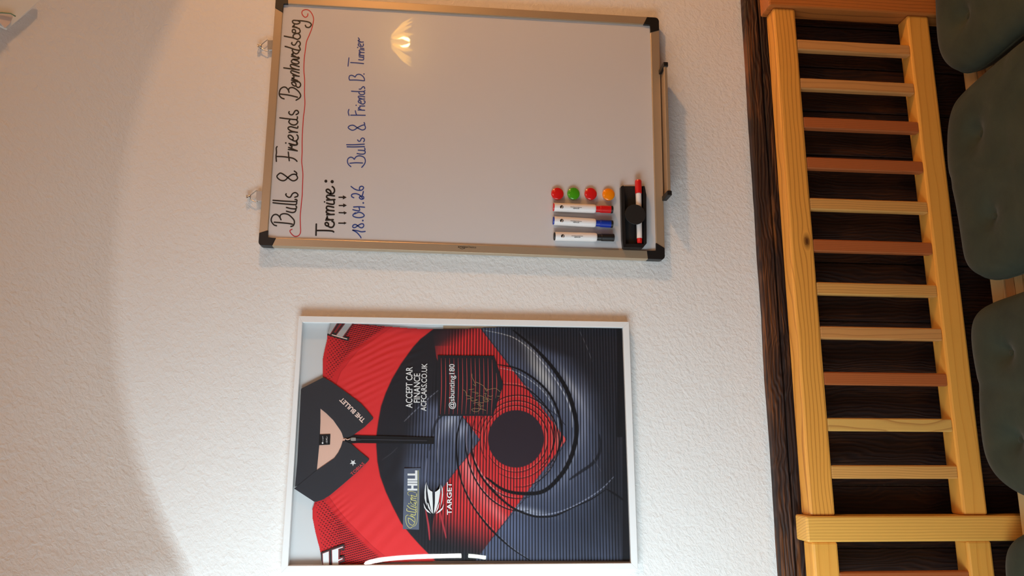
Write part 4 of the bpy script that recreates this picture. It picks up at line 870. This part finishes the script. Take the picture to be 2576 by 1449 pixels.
# pale lamp cover in the top left corner, on the vault
def onv(px, py, off=.012):
    v = FW + RT * ((px - W / 2) / F) + UP * ((H / 2 - py) / F); S = [q[0] for q in prof]; G = [q[1] for q in prof]
    for t in np.arange(1.0, 2.2, .001):
        p = CP + v * t
        if p[2] > arch(p[0]) + np.interp(-p[1], S, G): break
    return CP + v * (t - off)
lc = thing('ceiling_lamp_cover', 'pale square glass lamp cover on the vault, cut off by the top left corner', 'lamp cover', tuple(at(20, 10, -.21)))
FROST = plain('frosted_glass', (.82, .83, .80, 1), .3, .05, 20)
fp = [onv(x, y) for x, y in ((-55, -60), (104, -4), (76, 26), (19, 73), (-4, 62), (-60, 10))]
bm = bmesh.new(); prism(bm, fp, [np.array(p) + np.array((0, .004, .005)) for p in fp]); mesh_obj('glass_plate', bm, FROST, lc)
fp = [onv(x, y, .018) for x, y in ((-40, 34), (26, 34), (33, 41), (26, 58), (13, 70), (2, 58), (-30, 46))]
bm = bmesh.new(); prism(bm, fp, [np.array(p) + np.array((0, .002, .002)) for p in fp]); mesh_obj('inner_cover', bm, plain('pale_pink_plastic', lin(226, 206, 194), .5), lc)
bm = bmesh.new(); tube(bm, [onv(x, y, .021) for x, y in ((-20, 33), (5, 32), (27, 34), (39, 41))], .0014, 6); mesh_obj('cord', bm, plain('green_cord', lin(120, 150, 128), .6), lc, smooth=True)
# upright tube lamp behind the photographer, mirrored in the glass of the jersey frame
tl = thing('tube_lamp', 'bright upright tube lamp seen mirrored in the glass of the jersey frame', 'lamp', (-.49, -1.98, -.25))
def mir(px, py, k=1.2):
    p = at(px, py, YG); v = p - CP; return Vector((p[0] + v[0] * k, p[1] - v[1] * k, p[2] + v[2] * k))
path = [mir(*q) for q in smooth_path([(919, 1421), (928, 1415), (960, 1408), (1010, 1403), (1070, 1400), (1160, 1398)], 4)]
bm = bmesh.new(); tube(bm, path, .0085, 12); mesh_obj('glowing_tube', bm, emit('tube_glow', (1, .98, .93, 1), 42), tl, smooth=True)
bm = bmesh.new(); tube(bm, [mir(1178, 1398), mir(1200, 1400), mir(1222, 1403)], .0075, 10); mesh_obj('glowing_tip', bm, emit('tip_glow', (.9, 1, .85, 1), 30), tl, smooth=True)
bm = bmesh.new(); tube(bm, [mir(1160, 1398), mir(1178, 1398)], .009, 10); tube(bm, [mir(1222, 1403), mir(1240, 1404), mir(1240, 1404) + Vector((0, 0, -1.2))], .006, 10); mesh_obj('stand', bm, BLACKP, tl)
